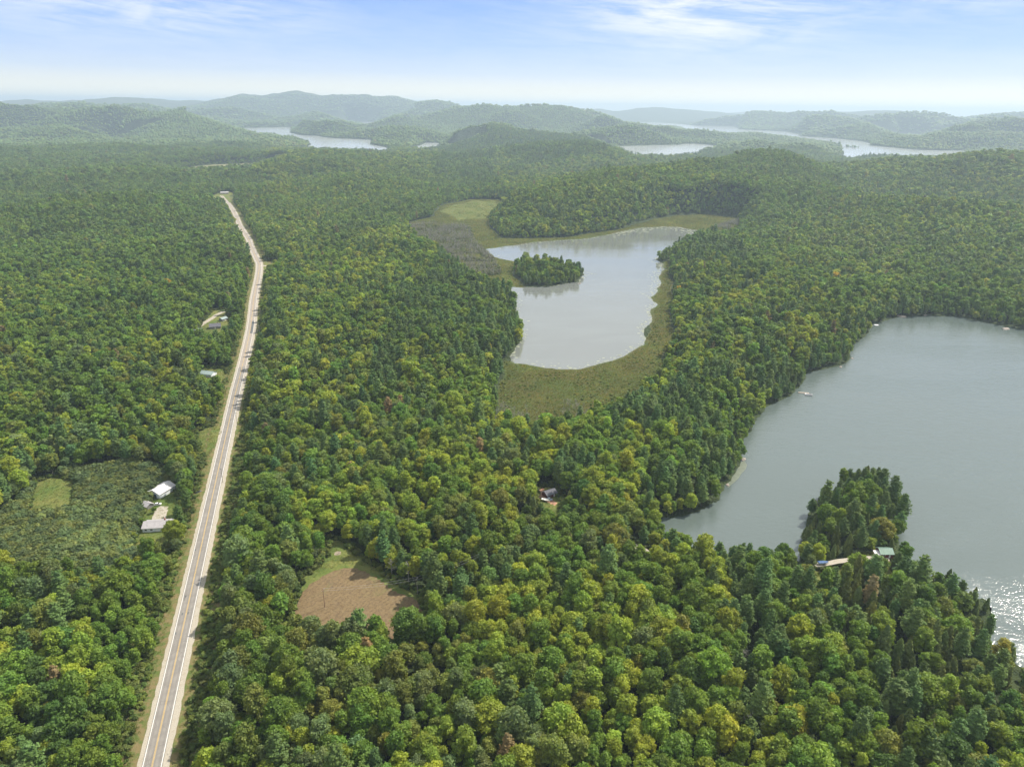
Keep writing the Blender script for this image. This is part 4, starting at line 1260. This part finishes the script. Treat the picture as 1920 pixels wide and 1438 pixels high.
for (sx_, sy_, k, sc, lb) in [(682, 1318, 0, 1.25, 'bare grey dead tree in the woods below the brown field'), (1398, 1392, 2, 1.1, 'bare dead tree low in the bottom right of centre woods'),
                              (735, 1075, 1, 1.3, 'pale bare tree at the wood edge above the brown field'), (766, 1085, 3, 1.3, 'second pale bare tree at the wood edge, near the wire pole'),
                              (1005, 1432, 2, 1.05, 'forked dead tree at the bottom centre edge'), (1224, 950, 0, 1.2, 'grey brown dead tree above the cove'), (1560, 1410, 1, 1.0, 'thin grey dead tree near the bottom edge, right of centre'), (1795, 1345, 3, 1.15, 'whitish dead tree in the bottom right cedar wood'),
                              (1745, 1175, 0, 1.1, 'dead tree between the cabin point and the bottom right corner'), (1392, 1255, 3, 1.1, 'dead tree among the bright maples right of bottom centre'), (900, 1245, 1, 1.1, 'slim dead tree right of the brown field foot'),
                              (1905, 1420, 2, 1.1, 'pale trunked dead tree in the very bottom right corner'), (505, 1130, 3, 1.1, 'dead tree between the highway and the brown field'), (180, 1345, 1, 1.0, 'reddish grey dead tree left of the highway near the bottom')]:
    if not lb: continue
    p = at(sx_, sy_, 10.0)
    o = bpy.data.objects.new('dead_tree', snag_me[k]); COL.objects.link(o)
    o.location = (p[0], p[1], float(height(p[None])[0])); o.scale = (sc, sc, sc * 1.15); o.rotation_euler.z = k * 1.3
    tag(o, lb, 'dead tree', 'single dead trees in the near woods')


# ------------------------------------------------------------------ buildings, vehicles and small things
class MB:
    def __init__(self): self.V = []; self.F = []

    def box(self, x0, x1, y0, y1, z0, z1):
        b = len(self.V)
        self.V += [(x0, y0, z0), (x1, y0, z0), (x1, y1, z0), (x0, y1, z0), (x0, y0, z1), (x1, y0, z1), (x1, y1, z1), (x0, y1, z1)]
        self.F += [[b + i for i in f] for f in ((3, 2, 1, 0), (4, 5, 6, 7), (0, 1, 5, 4), (1, 2, 6, 5), (2, 3, 7, 6), (3, 0, 4, 7))]
        return self

    def prism(self, prof, y0, y1, axis='y'):
        """profile of (x, z) pairs pulled from y0 to y1"""
        b = len(self.V); k = len(prof)
        for y in (y0, y1):
            for x, z in prof: self.V.append((x, y, z) if axis == 'y' else (y, x, z))
        self.F += [[b + i for i in range(k)], [b + k + i for i in reversed(range(k))]]
        self.F += [[b + i, b + k + i, b + k + (i + 1) % k, b + (i + 1) % k] for i in range(k)]
        return self

    def cyl(self, a, c, ra, rb, sides=10):
        a = Vector(a); c = Vector(c); d = (c - a).normalized()
        u = d.orthogonal().normalized(); v = d.cross(u); b = len(self.V)
        for p, q in ((a, ra), (c, rb)):
            for i in range(sides):
                t = 2 * math.pi * i / sides; self.V.append(tuple(p + (u * math.cos(t) + v * math.sin(t)) * q))
        self.F += [[b + i, b + (i + 1) % sides, b + sides + (i + 1) % sides, b + sides + i] for i in range(sides)]
        self.F += [[b + i for i in reversed(range(sides))], [b + sides + i for i in range(sides)]]
        return self

    def build(self, name, mat, parent=None, bevel=0.0):
        me = bpy.data.meshes.new(name); me.from_pydata(self.V, [], self.F); me.update()
        bm_fix(me)
        me.materials.append(mat)
        o = bpy.data.objects.new(name, me); COL.objects.link(o)
        if parent: o.parent = parent
        if bevel:
            md = o.modifiers.new('bevel', 'BEVEL'); md.width = bevel; md.segments = 2
        return o


def bm_fix(me):
    import bmesh
    bm = bmesh.new(); bm.from_mesh(me); bmesh.ops.recalc_face_normals(bm, faces=bm.faces); bm.to_mesh(me); bm.free()


def root(name, xy, z, rz, label, cat, group=None):
    o = bpy.data.objects.new(name, None); COL.objects.link(o)
    o.location = (xy[0], xy[1], z); o.rotation_euler.z = rz
    tag(o, label, cat, group)
    return o


def metal_roof(name, col, rough=0.5):
    m, n = new_mat(name)
    pos = n.n('ShaderNodeTexCoord').outputs['Object']
    nz = n.noise(pos, 0.7, 5.0, 0.65).outputs[0]
    c = n.mix(n.maprange(nz, 0.35, 0.7), col + (1,), tuple(x * 0.8 for x in col) + (1,))
    finish(n, c, rough, 0.5, nz, 0.1, 0.02)
    return m


M_R_GREY = metal_roof('pale_grey_roof', (0.36, 0.34, 0.34)); M_R_WHITE = metal_roof('white_metal_roof', (0.62, 0.60, 0.59))
M_R_GREEN = metal_roof('green_metal_roof', (0.16, 0.26, 0.20)); M_R_TEAL = metal_roof('teal_metal_roof', (0.27, 0.34, 0.33)); M_R_DARK = metal_roof('dark_shingle_roof', (0.12, 0.12, 0.14), 0.9)
M_W_WHITE = simple('white_siding', (0.68, 0.72, 0.73), 0.7, 0.05); M_W_RED = simple('dark_red_boards', (0.13, 0.03, 0.03), 0.8, 0.2); M_W_TAN = simple('tan_siding', (0.40, 0.34, 0.27), 0.8, 0.1)
M_W_GREY = simple('grey_boards', (0.22, 0.21, 0.20), 0.85, 0.2)
M_TRIM = simple('white_trim', (0.75, 0.74, 0.72), 0.6, 0.04)
M_GLASS = simple('dark_window_glass', (0.03, 0.035, 0.04), 0.12, 0.1, spec=0.8)
M_TYRE = simple('tyre_rubber', (0.03, 0.03, 0.03), 0.9, 0.1); M_RIM = simple('wheel_rim', (0.5, 0.5, 0.5), 0.4, 0.05)
M_BLUE = simple('blue_tarpaulin', (0.03, 0.09, 0.22), 0.6, 0.25, 1.5, bstr=0.5, bdist=0.1)
M_POLE = simple('weathered_pole_wood', (0.20, 0.12, 0.09), 0.9, 0.2); M_WIRE = simple('wire_metal', (0.35, 0.35, 0.35), 0.5, 0.05)
M_PLANK = simple('dock_planks', (0.50, 0.42, 0.34), 0.9, 0.2); M_WHITE = simple('white_paint', (0.78, 0.78, 0.77), 0.5, 0.05)
M_CARW = simple('white_car_paint', (0.72, 0.72, 0.72), 0.3, 0.02, spec=0.6); M_CARD = simple('dark_car_paint', (0.05, 0.06, 0.08), 0.3, 0.05, spec=0.6)
M_CARB = simple('grey_blue_car_paint', (0.22, 0.27, 0.33), 0.3, 0.05, spec=0.6)
M_BRICK = simple('chimney_brick', (0.3, 0.14, 0.10), 0.9, 0.2)


def gable(name, xy, z, rz, L, W, hw, hr, wall, roofm, label, cat='house', windows=3, door=True, over=0.5, chimney=False, mono=False):
    """a building of length L (x), width W (y), wall height hw, ridge hr above the walls, ridge along x"""
    t = root(name, xy, z, rz, label, cat)
    w_ = MB()
    if mono: w_.prism([(-W / 2, -0.6), (W / 2, -0.6), (W / 2, hw + hr), (-W / 2, hw)], -L / 2, L / 2, 'x')
    else: w_.prism([(-W / 2, -0.6), (W / 2, -0.6), (W / 2, hw), (0, hw + hr), (-W / 2, hw)], -L / 2, L / 2, 'x')
    w_.build('wall', wall, t)
    th_ = 0.16; sl = hr / (W / 2); e = over; lo_, up = -L / 2 - over, L / 2 + over
    if mono:
        s2 = hr / W
        MB().prism([(-W / 2 - e, hw - e * s2 + .04), (W / 2 + e, hw + hr + e * s2 + .04), (W / 2 + e, hw + hr + e * s2 + .2), (-W / 2 - e, hw - e * s2 + .2)], lo_, up, 'x').build('roof', roofm, t)
    else:
        for s in (-1, 1):
            rf = MB().prism([(s * (W / 2 + e), hw - e * sl + 0.04), (s * 0.01, hw + hr + 0.04), (s * 0.01, hw + hr + 0.04 + th_), (s * (W / 2 + e), hw - e * sl + 0.04 + th_)], lo_, up, 'x').build('roof', roofm, t)
            if s == -1:
                rs = MB()
                k = int((up - lo_) / 1.2)
                for i in range(k + 1):                       # standing seams
                    xx = lo_ + (up - lo_) * i / k
                    rs.prism([(s * (W / 2 + e), hw - e * sl + 0.04 + th_), (s * 0.05, hw + hr + 0.02 + th_), (s * 0.05, hw + hr + 0.08 + th_), (s * (W / 2 + e), hw - e * sl + 0.10 + th_)], xx - 0.03, xx + 0.03, 'x')
                rs.build('roof_seams', roofm, rf)
        MB().prism([(-0.22, hw + hr + 0.04 + th_ - 0.1), (0, hw + hr + th_ + 0.12), (0.22, hw + hr + 0.04 + th_ - 0.1)], lo_ - .02, up + .02, 'x').build('ridge_cap', roofm, t)
    for s in (-1, 1):
        for i in range(windows):
            xx = -L / 2 + L * (i + 0.6) / (windows + 0.2)
            if door and s == -1 and i == windows // 2:
                d = MB().box(xx - 0.5, xx + 0.5, s * W / 2 - 0.06, s * W / 2 + 0.06, 0, 2.1).build('door', M_TRIM, t)
                MB().box(xx + 0.32, xx + 0.40, s * W / 2 - 0.12, s * W / 2 - 0.06, 0.95, 1.05).build('handle', M_RIM, d)
                continue
            wn = MB().box(xx - 0.75, xx + 0.75, s * W / 2 - 0.05, s * W / 2 + 0.05, 1.0, 2.15).build('window', M_TRIM, t)
            MB().box(xx - 0.64, xx + 0.64, s * W / 2 - 0.08, s * W / 2 + 0.08, 1.1, 2.05).build('pane', M_GLASS, wn)
    if chimney:
        MB().box(L * 0.2 - .35, L * 0.2 + .35, 0.6, 1.3, hw, hw + hr + 1.1).build('chimney', M_BRICK, t)
    return t


def car(xy, z, rz, mat, label, pickup=False):
    t = root('pickup_truck' if pickup else 'parked_car', xy, z, rz, label, 'pickup' if pickup else 'car')
    if pickup:
        prof = [(-2.7, .45), (2.6, .45), (2.7, .8), (2.6, 1.05), (1.3, 1.15), (-0.6, 1.15), (-0.65, 1.12), (-2.7, 1.12)]
        cab = [(-0.6, 1.15), (1.3, 1.15), (0.7, 1.85), (-0.5, 1.85)]
    else:
        prof = [(-2.2, .4), (2.2, .4), (2.25, .75), (2.1, .92), (1.2, 1.0), (-2.0, 1.02), (-2.25, .8)]
        cab = [(-1.9, 1.02), (1.15, 1.0), (0.45, 1.5), (-1.35, 1.52)]
    MB().prism(prof, -0.9, 0.9).build('body', mat, t, 0.06)
    c = MB().prism(cab, -0.76, 0.76).build('cabin', M_GLASS, t, 0.04)
    MB().box(cab[3][0] + .1, cab[2][0] - .1, -0.72, 0.72, cab[2][1] - .02, cab[2][1] + .05).build('car_roof', mat, c)
    for sx_ in (-1.4, 1.4):
        for sy_ in (-0.88, 0.88):
            wl = MB().cyl((sx_, sy_ - .11, .34), (sx_, sy_ + .11, .34), .34, .34, 14).build('wheel', M_TYRE, t)
            MB().cyl((sx_, sy_ - .125, .34), (sx_, sy_ + .125, .34), .2, .2, 10).build('rim', M_RIM, wl)
    for sy_ in (-.6, .6):
        MB().box(prof[2][0] - .02, prof[2][0] + .04, sy_ - .2, sy_ + .2, .62, .78).build('headlight', M_TRIM, t)
    return t


GZ = FIELD_Z + 0.16
gable('bungalow', at(300, 989, FZ), GZ, 0.13, 17.0, 9.5, 2.8, 1.9, M_W_WHITE, M_R_GREY, 'long white bungalow with pale grey metal roof beside the highway', windows=5, chimney=True)
gable('garage', at(304, 924, FZ), GZ, 1.22, 13.5, 10.5, 3.3, 2.2, M_W_WHITE, M_R_WHITE, 'white garage with bright white gable roof above the bungalow', 'garage', windows=0, door=False)
g_ = [o for o in bpy.data.objects if o.name.startswith('garage')][0]
MB().box(-6.86, -6.78, -2.2, 1.2, 0, 2.6).build('garage_door', M_BLUE, g_)
gable('shed', at(277, 951, FZ), GZ, -0.5, 6.0, 5.0, 2.3, 1.4, M_W_GREY, M_R_GREY, 'small grey shed half swallowed by the thicket', 'shed', windows=1)
gable('lean_to', at(323, 908, FZ), GZ, 0.5, 4.5, 3.0, 2.2, 0.8, M_W_GREY, M_R_GREY, 'small grey lean-to behind the white garage', 'shed', windows=0, door=False, mono=True)
car(at(296, 947, FZ), GZ, 0.3, M_CARW, 'white car parked beside the small grey shed')
car(at(372, 925, FZ), GZ + 0.2, 0.9, M_CARD, 'dark car at the mouth of the bungalow driveway')
gable('house', at(404, 615, FZ), GZ, 0.35, 12, 9, 2.8, 2.6, M_W_GREY, M_R_DARK, 'grey house with dark gable roof left of the highway', windows=3, chimney=True)
gable('shed', at(372, 622, FZ), GZ, 0.1, 9, 6, 2.5, 1.4, M_W_GREY, M_R_TEAL, 'low shed with blue green roof among the trees', 'shed', windows=2)
gable('shed', at(419, 601, FZ), GZ, 1.1, 8, 6, 2.6, 1.4, M_W_GREY, M_R_TEAL, 'small grey blue shed at the end of the gravel drive', 'shed', windows=1)
gable('house', at(391, 704, FZ), GZ, -0.25, 13, 8.5, 2.7, 1.8, M_W_WHITE, M_R_TEAL, 'white house with teal roof beside its gravel driveway', windows=3)
car(at(402, 706, FZ), GZ + .2, 1.9, M_CARW, 'white car next to the teal roofed house')
gable('house', at(421, 364, FZ), GZ, 0.4, 22, 13, 4.0, 2.5, M_W_TAN, M_R_GREY, 'pale roofed building where the highway ends in the trees', windows=4)
gable('house', at(394, 376, FZ), GZ, 1.0, 16, 11, 3.2, 2.4, M_W_GREY, M_R_GREY, 'grey roofed house left of the far end of the highway', windows=3)
gable('cabin', at(1657, 1040, FZ), GZ, 0.0, 7.4, 6.6, 2.7, 1.9, M_W_RED, M_R_GREEN, 'dark red lakeside cabin with green metal roof', 'cabin', windows=2)
gable('cabin_shed', at(1643, 1043, FZ), GZ, 0.0, 2.4, 3.0, 2.1, 0.5, M_W_TAN, M_R_WHITE, 'little pale roofed shed against the red cabin', 'shed', windows=0, door=False, mono=True)
car(at(1621, 1052, FZ), GZ + .2, -0.75, M_CARW, 'white car parked on the lane left of the red cabin')
car(at(1642, 1054, FZ), GZ + .2, 1.2, M_CARW, 'white pickup below the red cabin', True)
gable('camp_cabin', at(1030, 929, FZ), GZ, 0.6, 8, 6, 2.5, 1.6, M_W_RED, M_R_DARK, 'dark roofed camp cabin in the woods clearing', 'cabin', windows=2)
car(at(1030, 938, FZ), GZ + .2, -0.6, M_CARB, 'grey blue car in the camp clearing')


def hull(L, W, H_, z0=0.0, n_=9):
    mb = MB(); rows = []
    for i in range(n_):
        t = i / (n_ - 1); x = -L / 2 + L * t
        wv_ = W / 2 * (1 - max(0, (t - 0.45) / 0.55) ** 2.2) * (0.86 + 0.14 * min(1, t * 4))
        wv_ = max(wv_, 0.03); sh = H_ * (1 + 0.25 * t * t)
        rows.append([(x, -wv_, z0 + sh), (x, -wv_ * 0.82, z0 + H_ * .35), (x, 0, z0 + 0.05 * (1 + 4 * t * t)), (x, wv_ * 0.82, z0 + H_ * .35), (x, wv_, z0 + sh)])
    b = 0
    for rw in rows: mb.V += rw
    for i in range(n_ - 1):
        for j in range(4): mb.F.append([i * 5 + j, i * 5 + j + 1, i * 5 + 6 + j, i * 5 + 5 + j])
    mb.F.append([0, 1, 2, 3, 4])
    return mb


def boat(xy, z, rz, L, W, label, cover=None, trailer=False):
    t = root('boat', xy, z, rz, label, 'boat')
    zz = 0.55 if trailer else -0.12
    hull(L, W, 0.75, zz).build('hull', M_WHITE, t)
    if cover:
        MB().prism([(-W * .5, zz + .74), (W * .5, zz + .74), (W * .42, zz + 1.0), (0, zz + 1.45), (-W * .42, zz + 1.0)], -L / 2 - .05, L * 0.2, 'x').build('tarpaulin', cover, t, 0.05)
        mb = MB(); y_ = W * .5
        mb.V += [(L * .2, -y_, zz + .74), (L * .2, -W * .42, zz + 1.0), (L * .2, 0, zz + 1.45), (L * .2, W * .42, zz + 1.0), (L * .2, y_, zz + .74), (L * .5 + .05, 0, zz + 1.0)]
        mb.F += [[0, 1, 5], [1, 2, 5], [2, 3, 5], [3, 4, 5], [0, 5, 4]]
        mb.build('bow_cover', cover, t)
    else:
        MB().box(-L * .3, -L * .3 + .35, -W * .42, W * .42, zz + .4, zz + .48).box(L * .05, L * .05 + .35, -W * .42, W * .42, zz + .4, zz + .48).build('bench', M_PLANK, t)
        MB().box(-L / 2 - .3, -L / 2, -.18, .18, zz + .2, zz + 1.1).build('outboard_motor', M_CARD, t)
    if trailer:
        tr = MB().box(-L * .4, L * .55, -.06, .06, .35, .5).box(-L * .3, L * .2, -.7, -.6, .35, .5).box(-L * .3, L * .2, .6, .7, .35, .5).box(-.4, -.25, -1, 1, .32, .42).build('trailer_frame', M_WIRE, t)
        for s in (-1, 1): MB().cyl((-.3, s * 1.0 - .09, .32), (-.3, s * 1.0 + .09, .32), .32, .32, 12).build('wheel', M_TYRE, t)
    return t


boat(at(1543, 1058, FZ), GZ + .2, 0.12, 6.4, 2.6, 'boat under a bright blue tarpaulin on the gravel lane', M_BLUE, True)
boat(at(1023, 940, FZ), GZ + .2, -0.5, 6.0, 2.3, 'white boat on a trailer in the camp clearing', None, True)
boat(at(222, 990, FZ), GZ + .7, 0.5, 6.0, 2.2, 'white boat hull left on the gravel track in the thicket', None, True)
# raft with its boat, docks
t = root('dock', at(1507, 737, 0), 0, -0.18, 'narrow wooden dock reaching out from the wooded shore', 'dock')
for i in range(16): MB().box(-5 + i * .62, -5 + i * .62 + .56, -.75, .75, .42, .48).build('plank', M_PLANK, t)
MB().box(-5, 4.9, -.7, -.55, .24, .42).build('beam', M_POLE, t); MB().box(-5, 4.9, .55, .7, .24, .42).build('beam', M_POLE, t)
for x_ in (-4.5, 0, 4.5):
    for s in (-1, 1): MB().cyl((x_, s * .62, -2), (x_, s * .62, .9), .09, .08, 8).build('post', M_POLE, t)
t = root('pontoon_boat', at(1516, 741, 0), 0, -0.25, 'pale pontoon boat moored at the end of the wooden dock', 'boat')
MB().box(-3.6, 3.6, -1.25, 1.25, .45, .58).build('deck', M_PLANK, t)
for s in (-1, 1):
    MB().cyl((-3.7, s * .85, .12), (3.4, s * .85, .12), .36, .34, 12).build('pontoon', M_RIM, t)
    MB().box(-3.4, 3.4, s * 1.2 - .03, s * 1.2 + .03, .6, 1.35).build('side_rail', M_WHITE, t)
MB().box(-3.2, -2.2, -1.0, 1.0, .58, 1.0).build('bench', M_WHITE, t); MB().box(1.2, 2.0, -.4, .4, .58, 1.3).build('console', M_CARD, t)
t = root('swim_raft', at(1643, 610, 0), 0, 0.2, 'small white swimming raft off the far shore', 'raft')
MB().box(-2.4, 2.4, -2.0, 2.0, .3, .5).build('deck', M_WHITE, t)
for s in (-1, 1): MB().cyl((-2.3, s * 1.3, .1), (2.3, s * 1.3, .1), .28, .28, 10).build('float', M_CARD, t)
MB().box(2.4, 2.5, -.3, .3, -.4, 1.1).build('ladder', M_RIM, t)


def rock(px_, py_, z, sx_, sy_, sz_, label, seed):
    r_ = np.random.default_rng(seed)
    V_, F_ = ICO1
    p = at(px_, py_, z)
    k = 1 + r_.normal(0, .13, (len(V_), 1))
    o = mesh_np('shore_rock', V_ * [sx_, sy_, sz_] * k, F_, M_ROCK)
    o.location = (p[0], p[1], z); o.rotation_euler.z = r_.random() * 3
    tag(o, label, 'rock', 'rocks along the lake shores')


for k, (a, b, s_, lb) in enumerate([(1676, 592, 5, 'pale rock on the far shore of the large lake, near the raft'), (1690, 594, 7, 'long pale rock just right of the first one on the far shore'), (1735, 591, 4, 'small rock in the middle of the far shore'),
                                    (1886, 617, 6, 'pale rock under the far trees near the right edge'), (1910, 612, 5, 'rightmost pale rock of the far shore'), (1394, 861, 3.2, 'tan boulder on the wooded shore above the sandy shallows'), (1364, 909, 2.2, 'light boulder at the foot of the trees by the cove mouth'),
                                    (1576, 688, 2.6, 'reddish boulder where the shore bends'), (1598, 672, 2.2, 'small boulder above the shore bend'), (1086, 532, 4, 'dark rock off the tip of the small lake island')]):
    rock(a, b, 0.0, s_, s_ * .6, s_ * .22, lb, 900 + k)
sand = [roughen(poly([(1396, 862), (1401, 872), (1390, 888), (1378, 903), (1366, 914), (1362, 910), (1374, 893), (1386, 872)], -0.02), .06, 1, 91)]
P = sand[0]
o = mesh_np('sandbar', np.column_stack([np.vstack([P, P.mean(0)]), np.full(len(P) + 1, 0.03)]), np.array([[i, (i + 1) % len(P), len(P)] for i in range(len(P))]), simple('shallow_sand', (0.13, 0.15, 0.11), 0.4, 0.15, .3))
tag(o, 'pale sandy shallows along the wooded shore', kind='structure')

# lily pads along the shores of the small lake
shore_line = LAKES[0]
Vs, Fs = [], []
r_ = np.random.default_rng(77); b_ = 0
for i in range(len(shore_line)):
    p = shore_line[i]; q = shore_line[(i + 1) % len(shore_line)]
    ppx, ppy, _ = to_px(np.array([p[0], p[1], 0.0]))
    dens = 1.0 if ppy < 445 and ppx > 1150 else 0.8 if ppx > 1190 else 0.45
    L = np.linalg.norm(q - p)
    ctr = shore_line.mean(0)
    for _ in range(int(L * dens * 1.1)):
        t = r_.random(); c = p + (q - p) * t; inw = (ctr - c) / np.linalg.norm(ctr - c)
        c = c + inw * abs(r_.normal(0, 9 if dens < 1 else 26)) + r_.normal(0, 2, 2)
        s_ = (0.35 + 0.9 * r_.random()) * (1.8 if dens == 1 else 1)
        an = np.arange(6) * math.pi / 3 + r_.random()
        Vs += [(c[0] + math.cos(a_) * s_ * 1.8 * (0.7 + .6 * r_.random()), c[1] + math.sin(a_) * s_ * (0.7 + .6 * r_.random()), 0.05) for a_ in an]
        Fs.append([b_ + j for j in range(6)]); b_ += 6
o = mesh_np('lily_pads', Vs, Fs, M_LILY)
tag(o, 'pale lily pad rafts along the shores of the small lake', kind='stuff')


# ------------------------------------------------------------------ poles and wires
def pole(px_, py_, H_, label, arm_rz, z=FZ, mat=None):
    p = at(px_, py_, z)
    t = root('utility_pole', p, z, arm_rz, label, 'utility pole', 'utility poles with crossarms')
    MB().cyl((0, 0, -.5), (0, 0, H_), .17, .11, 8).build('post', mat or M_POLE, t)
    MB().box(-1.2, 1.2, -.07, .07, H_ - .9, H_ - .75).build('crossarm', mat or M_POLE, t)
    for x_ in (-1.1, 0.35, 1.1): MB().cyl((x_, 0, H_ - .75), (x_, 0, H_ - .5), .06, .04, 6).build('insulator', M_TRIM, t)
    return p, z + H_ - .5


pa, za = pole(609, 1139, 12.0, 'brown utility pole standing alone in the mown field', 1.2)
pb, zb = pole(783, 1117, 12.0, 'grey utility pole at the right edge of the mown field', 1.2, mat=M_DEAD)
pc, zc = at(900, 1085, FZ), FZ + 16.0


def wire(a, za_, b, zb_, o_, label, sag=1.2):
    n_ = 14; mb = MB()
    dv = (b - a) / np.linalg.norm(b - a); sd = np.array([-dv[1], dv[0]]) * o_
    pts = [(*(a + (b - a) * i / n_ + sd), za_ + (zb_ - za_) * i / n_ - sag * 4 * (i / n_) * (1 - i / n_)) for i in range(n_ + 1)]
    for i in range(n_): mb.cyl(pts[i], pts[i + 1], .035, .035, 4)
    o = mb.build('power_line', M_WIRE); tag(o, label, 'wire')


wire(pa, za, pb, zb, -1.0, 'nearer of the two wires above the mown field')
wire(pa, za, pb, zb, 1.0, 'farther of the two wires above the mown field')
wire(pb, zb, pc, zc, -1.0, 'nearer wire going from the field edge pole into the trees')
wire(pb, zb, pc, zc, 1.0, 'farther wire going from the field edge pole into the trees')
prev = None
for (a, b, lb) in [(418, 905, 'roadside pole right of the highway by the bare patch'), (445, 797, 'roadside pole right of the highway opposite the dirt track'), (466, 707, 'pale roadside pole near the teal roofed house'), (487, 628, 'roadside pole by the dark asphalt patch')]:
    p, z_ = pole(a, b, 11.5, lb, 0.24, ROAD_Z, M_DEAD)
    if prev is not None: wire(prev[0], prev[1], p, z_, 0, 'roadside wire ending at the ' + lb.replace('roadside ', '', 1), 1.6)
    prev = (p, z_)

# ------------------------------------------------------------------ haze
hz = MB().box(-42000, 42000, -2500, 43000, -5.0, 425.0).build('haze', M_WIRE)
hz.data.materials.clear()
m = bpy.data.materials.new('summer_haze'); m.use_nodes = True
n = NT(m.node_tree)
v = n.n('ShaderNodeVolumePrincipled', {'Color': (0.64, 0.80, 0.93, 1), 'Density': 0.82e-4, 'Anisotropy': 0.2})
n.n('ShaderNodeOutputMaterial', {'Volume': v.outputs[0]})
hz.data.materials.append(m)
tag(hz, 'thin pale summer haze over the hills', kind='stuff')
hz.display_type = 'WIRE'
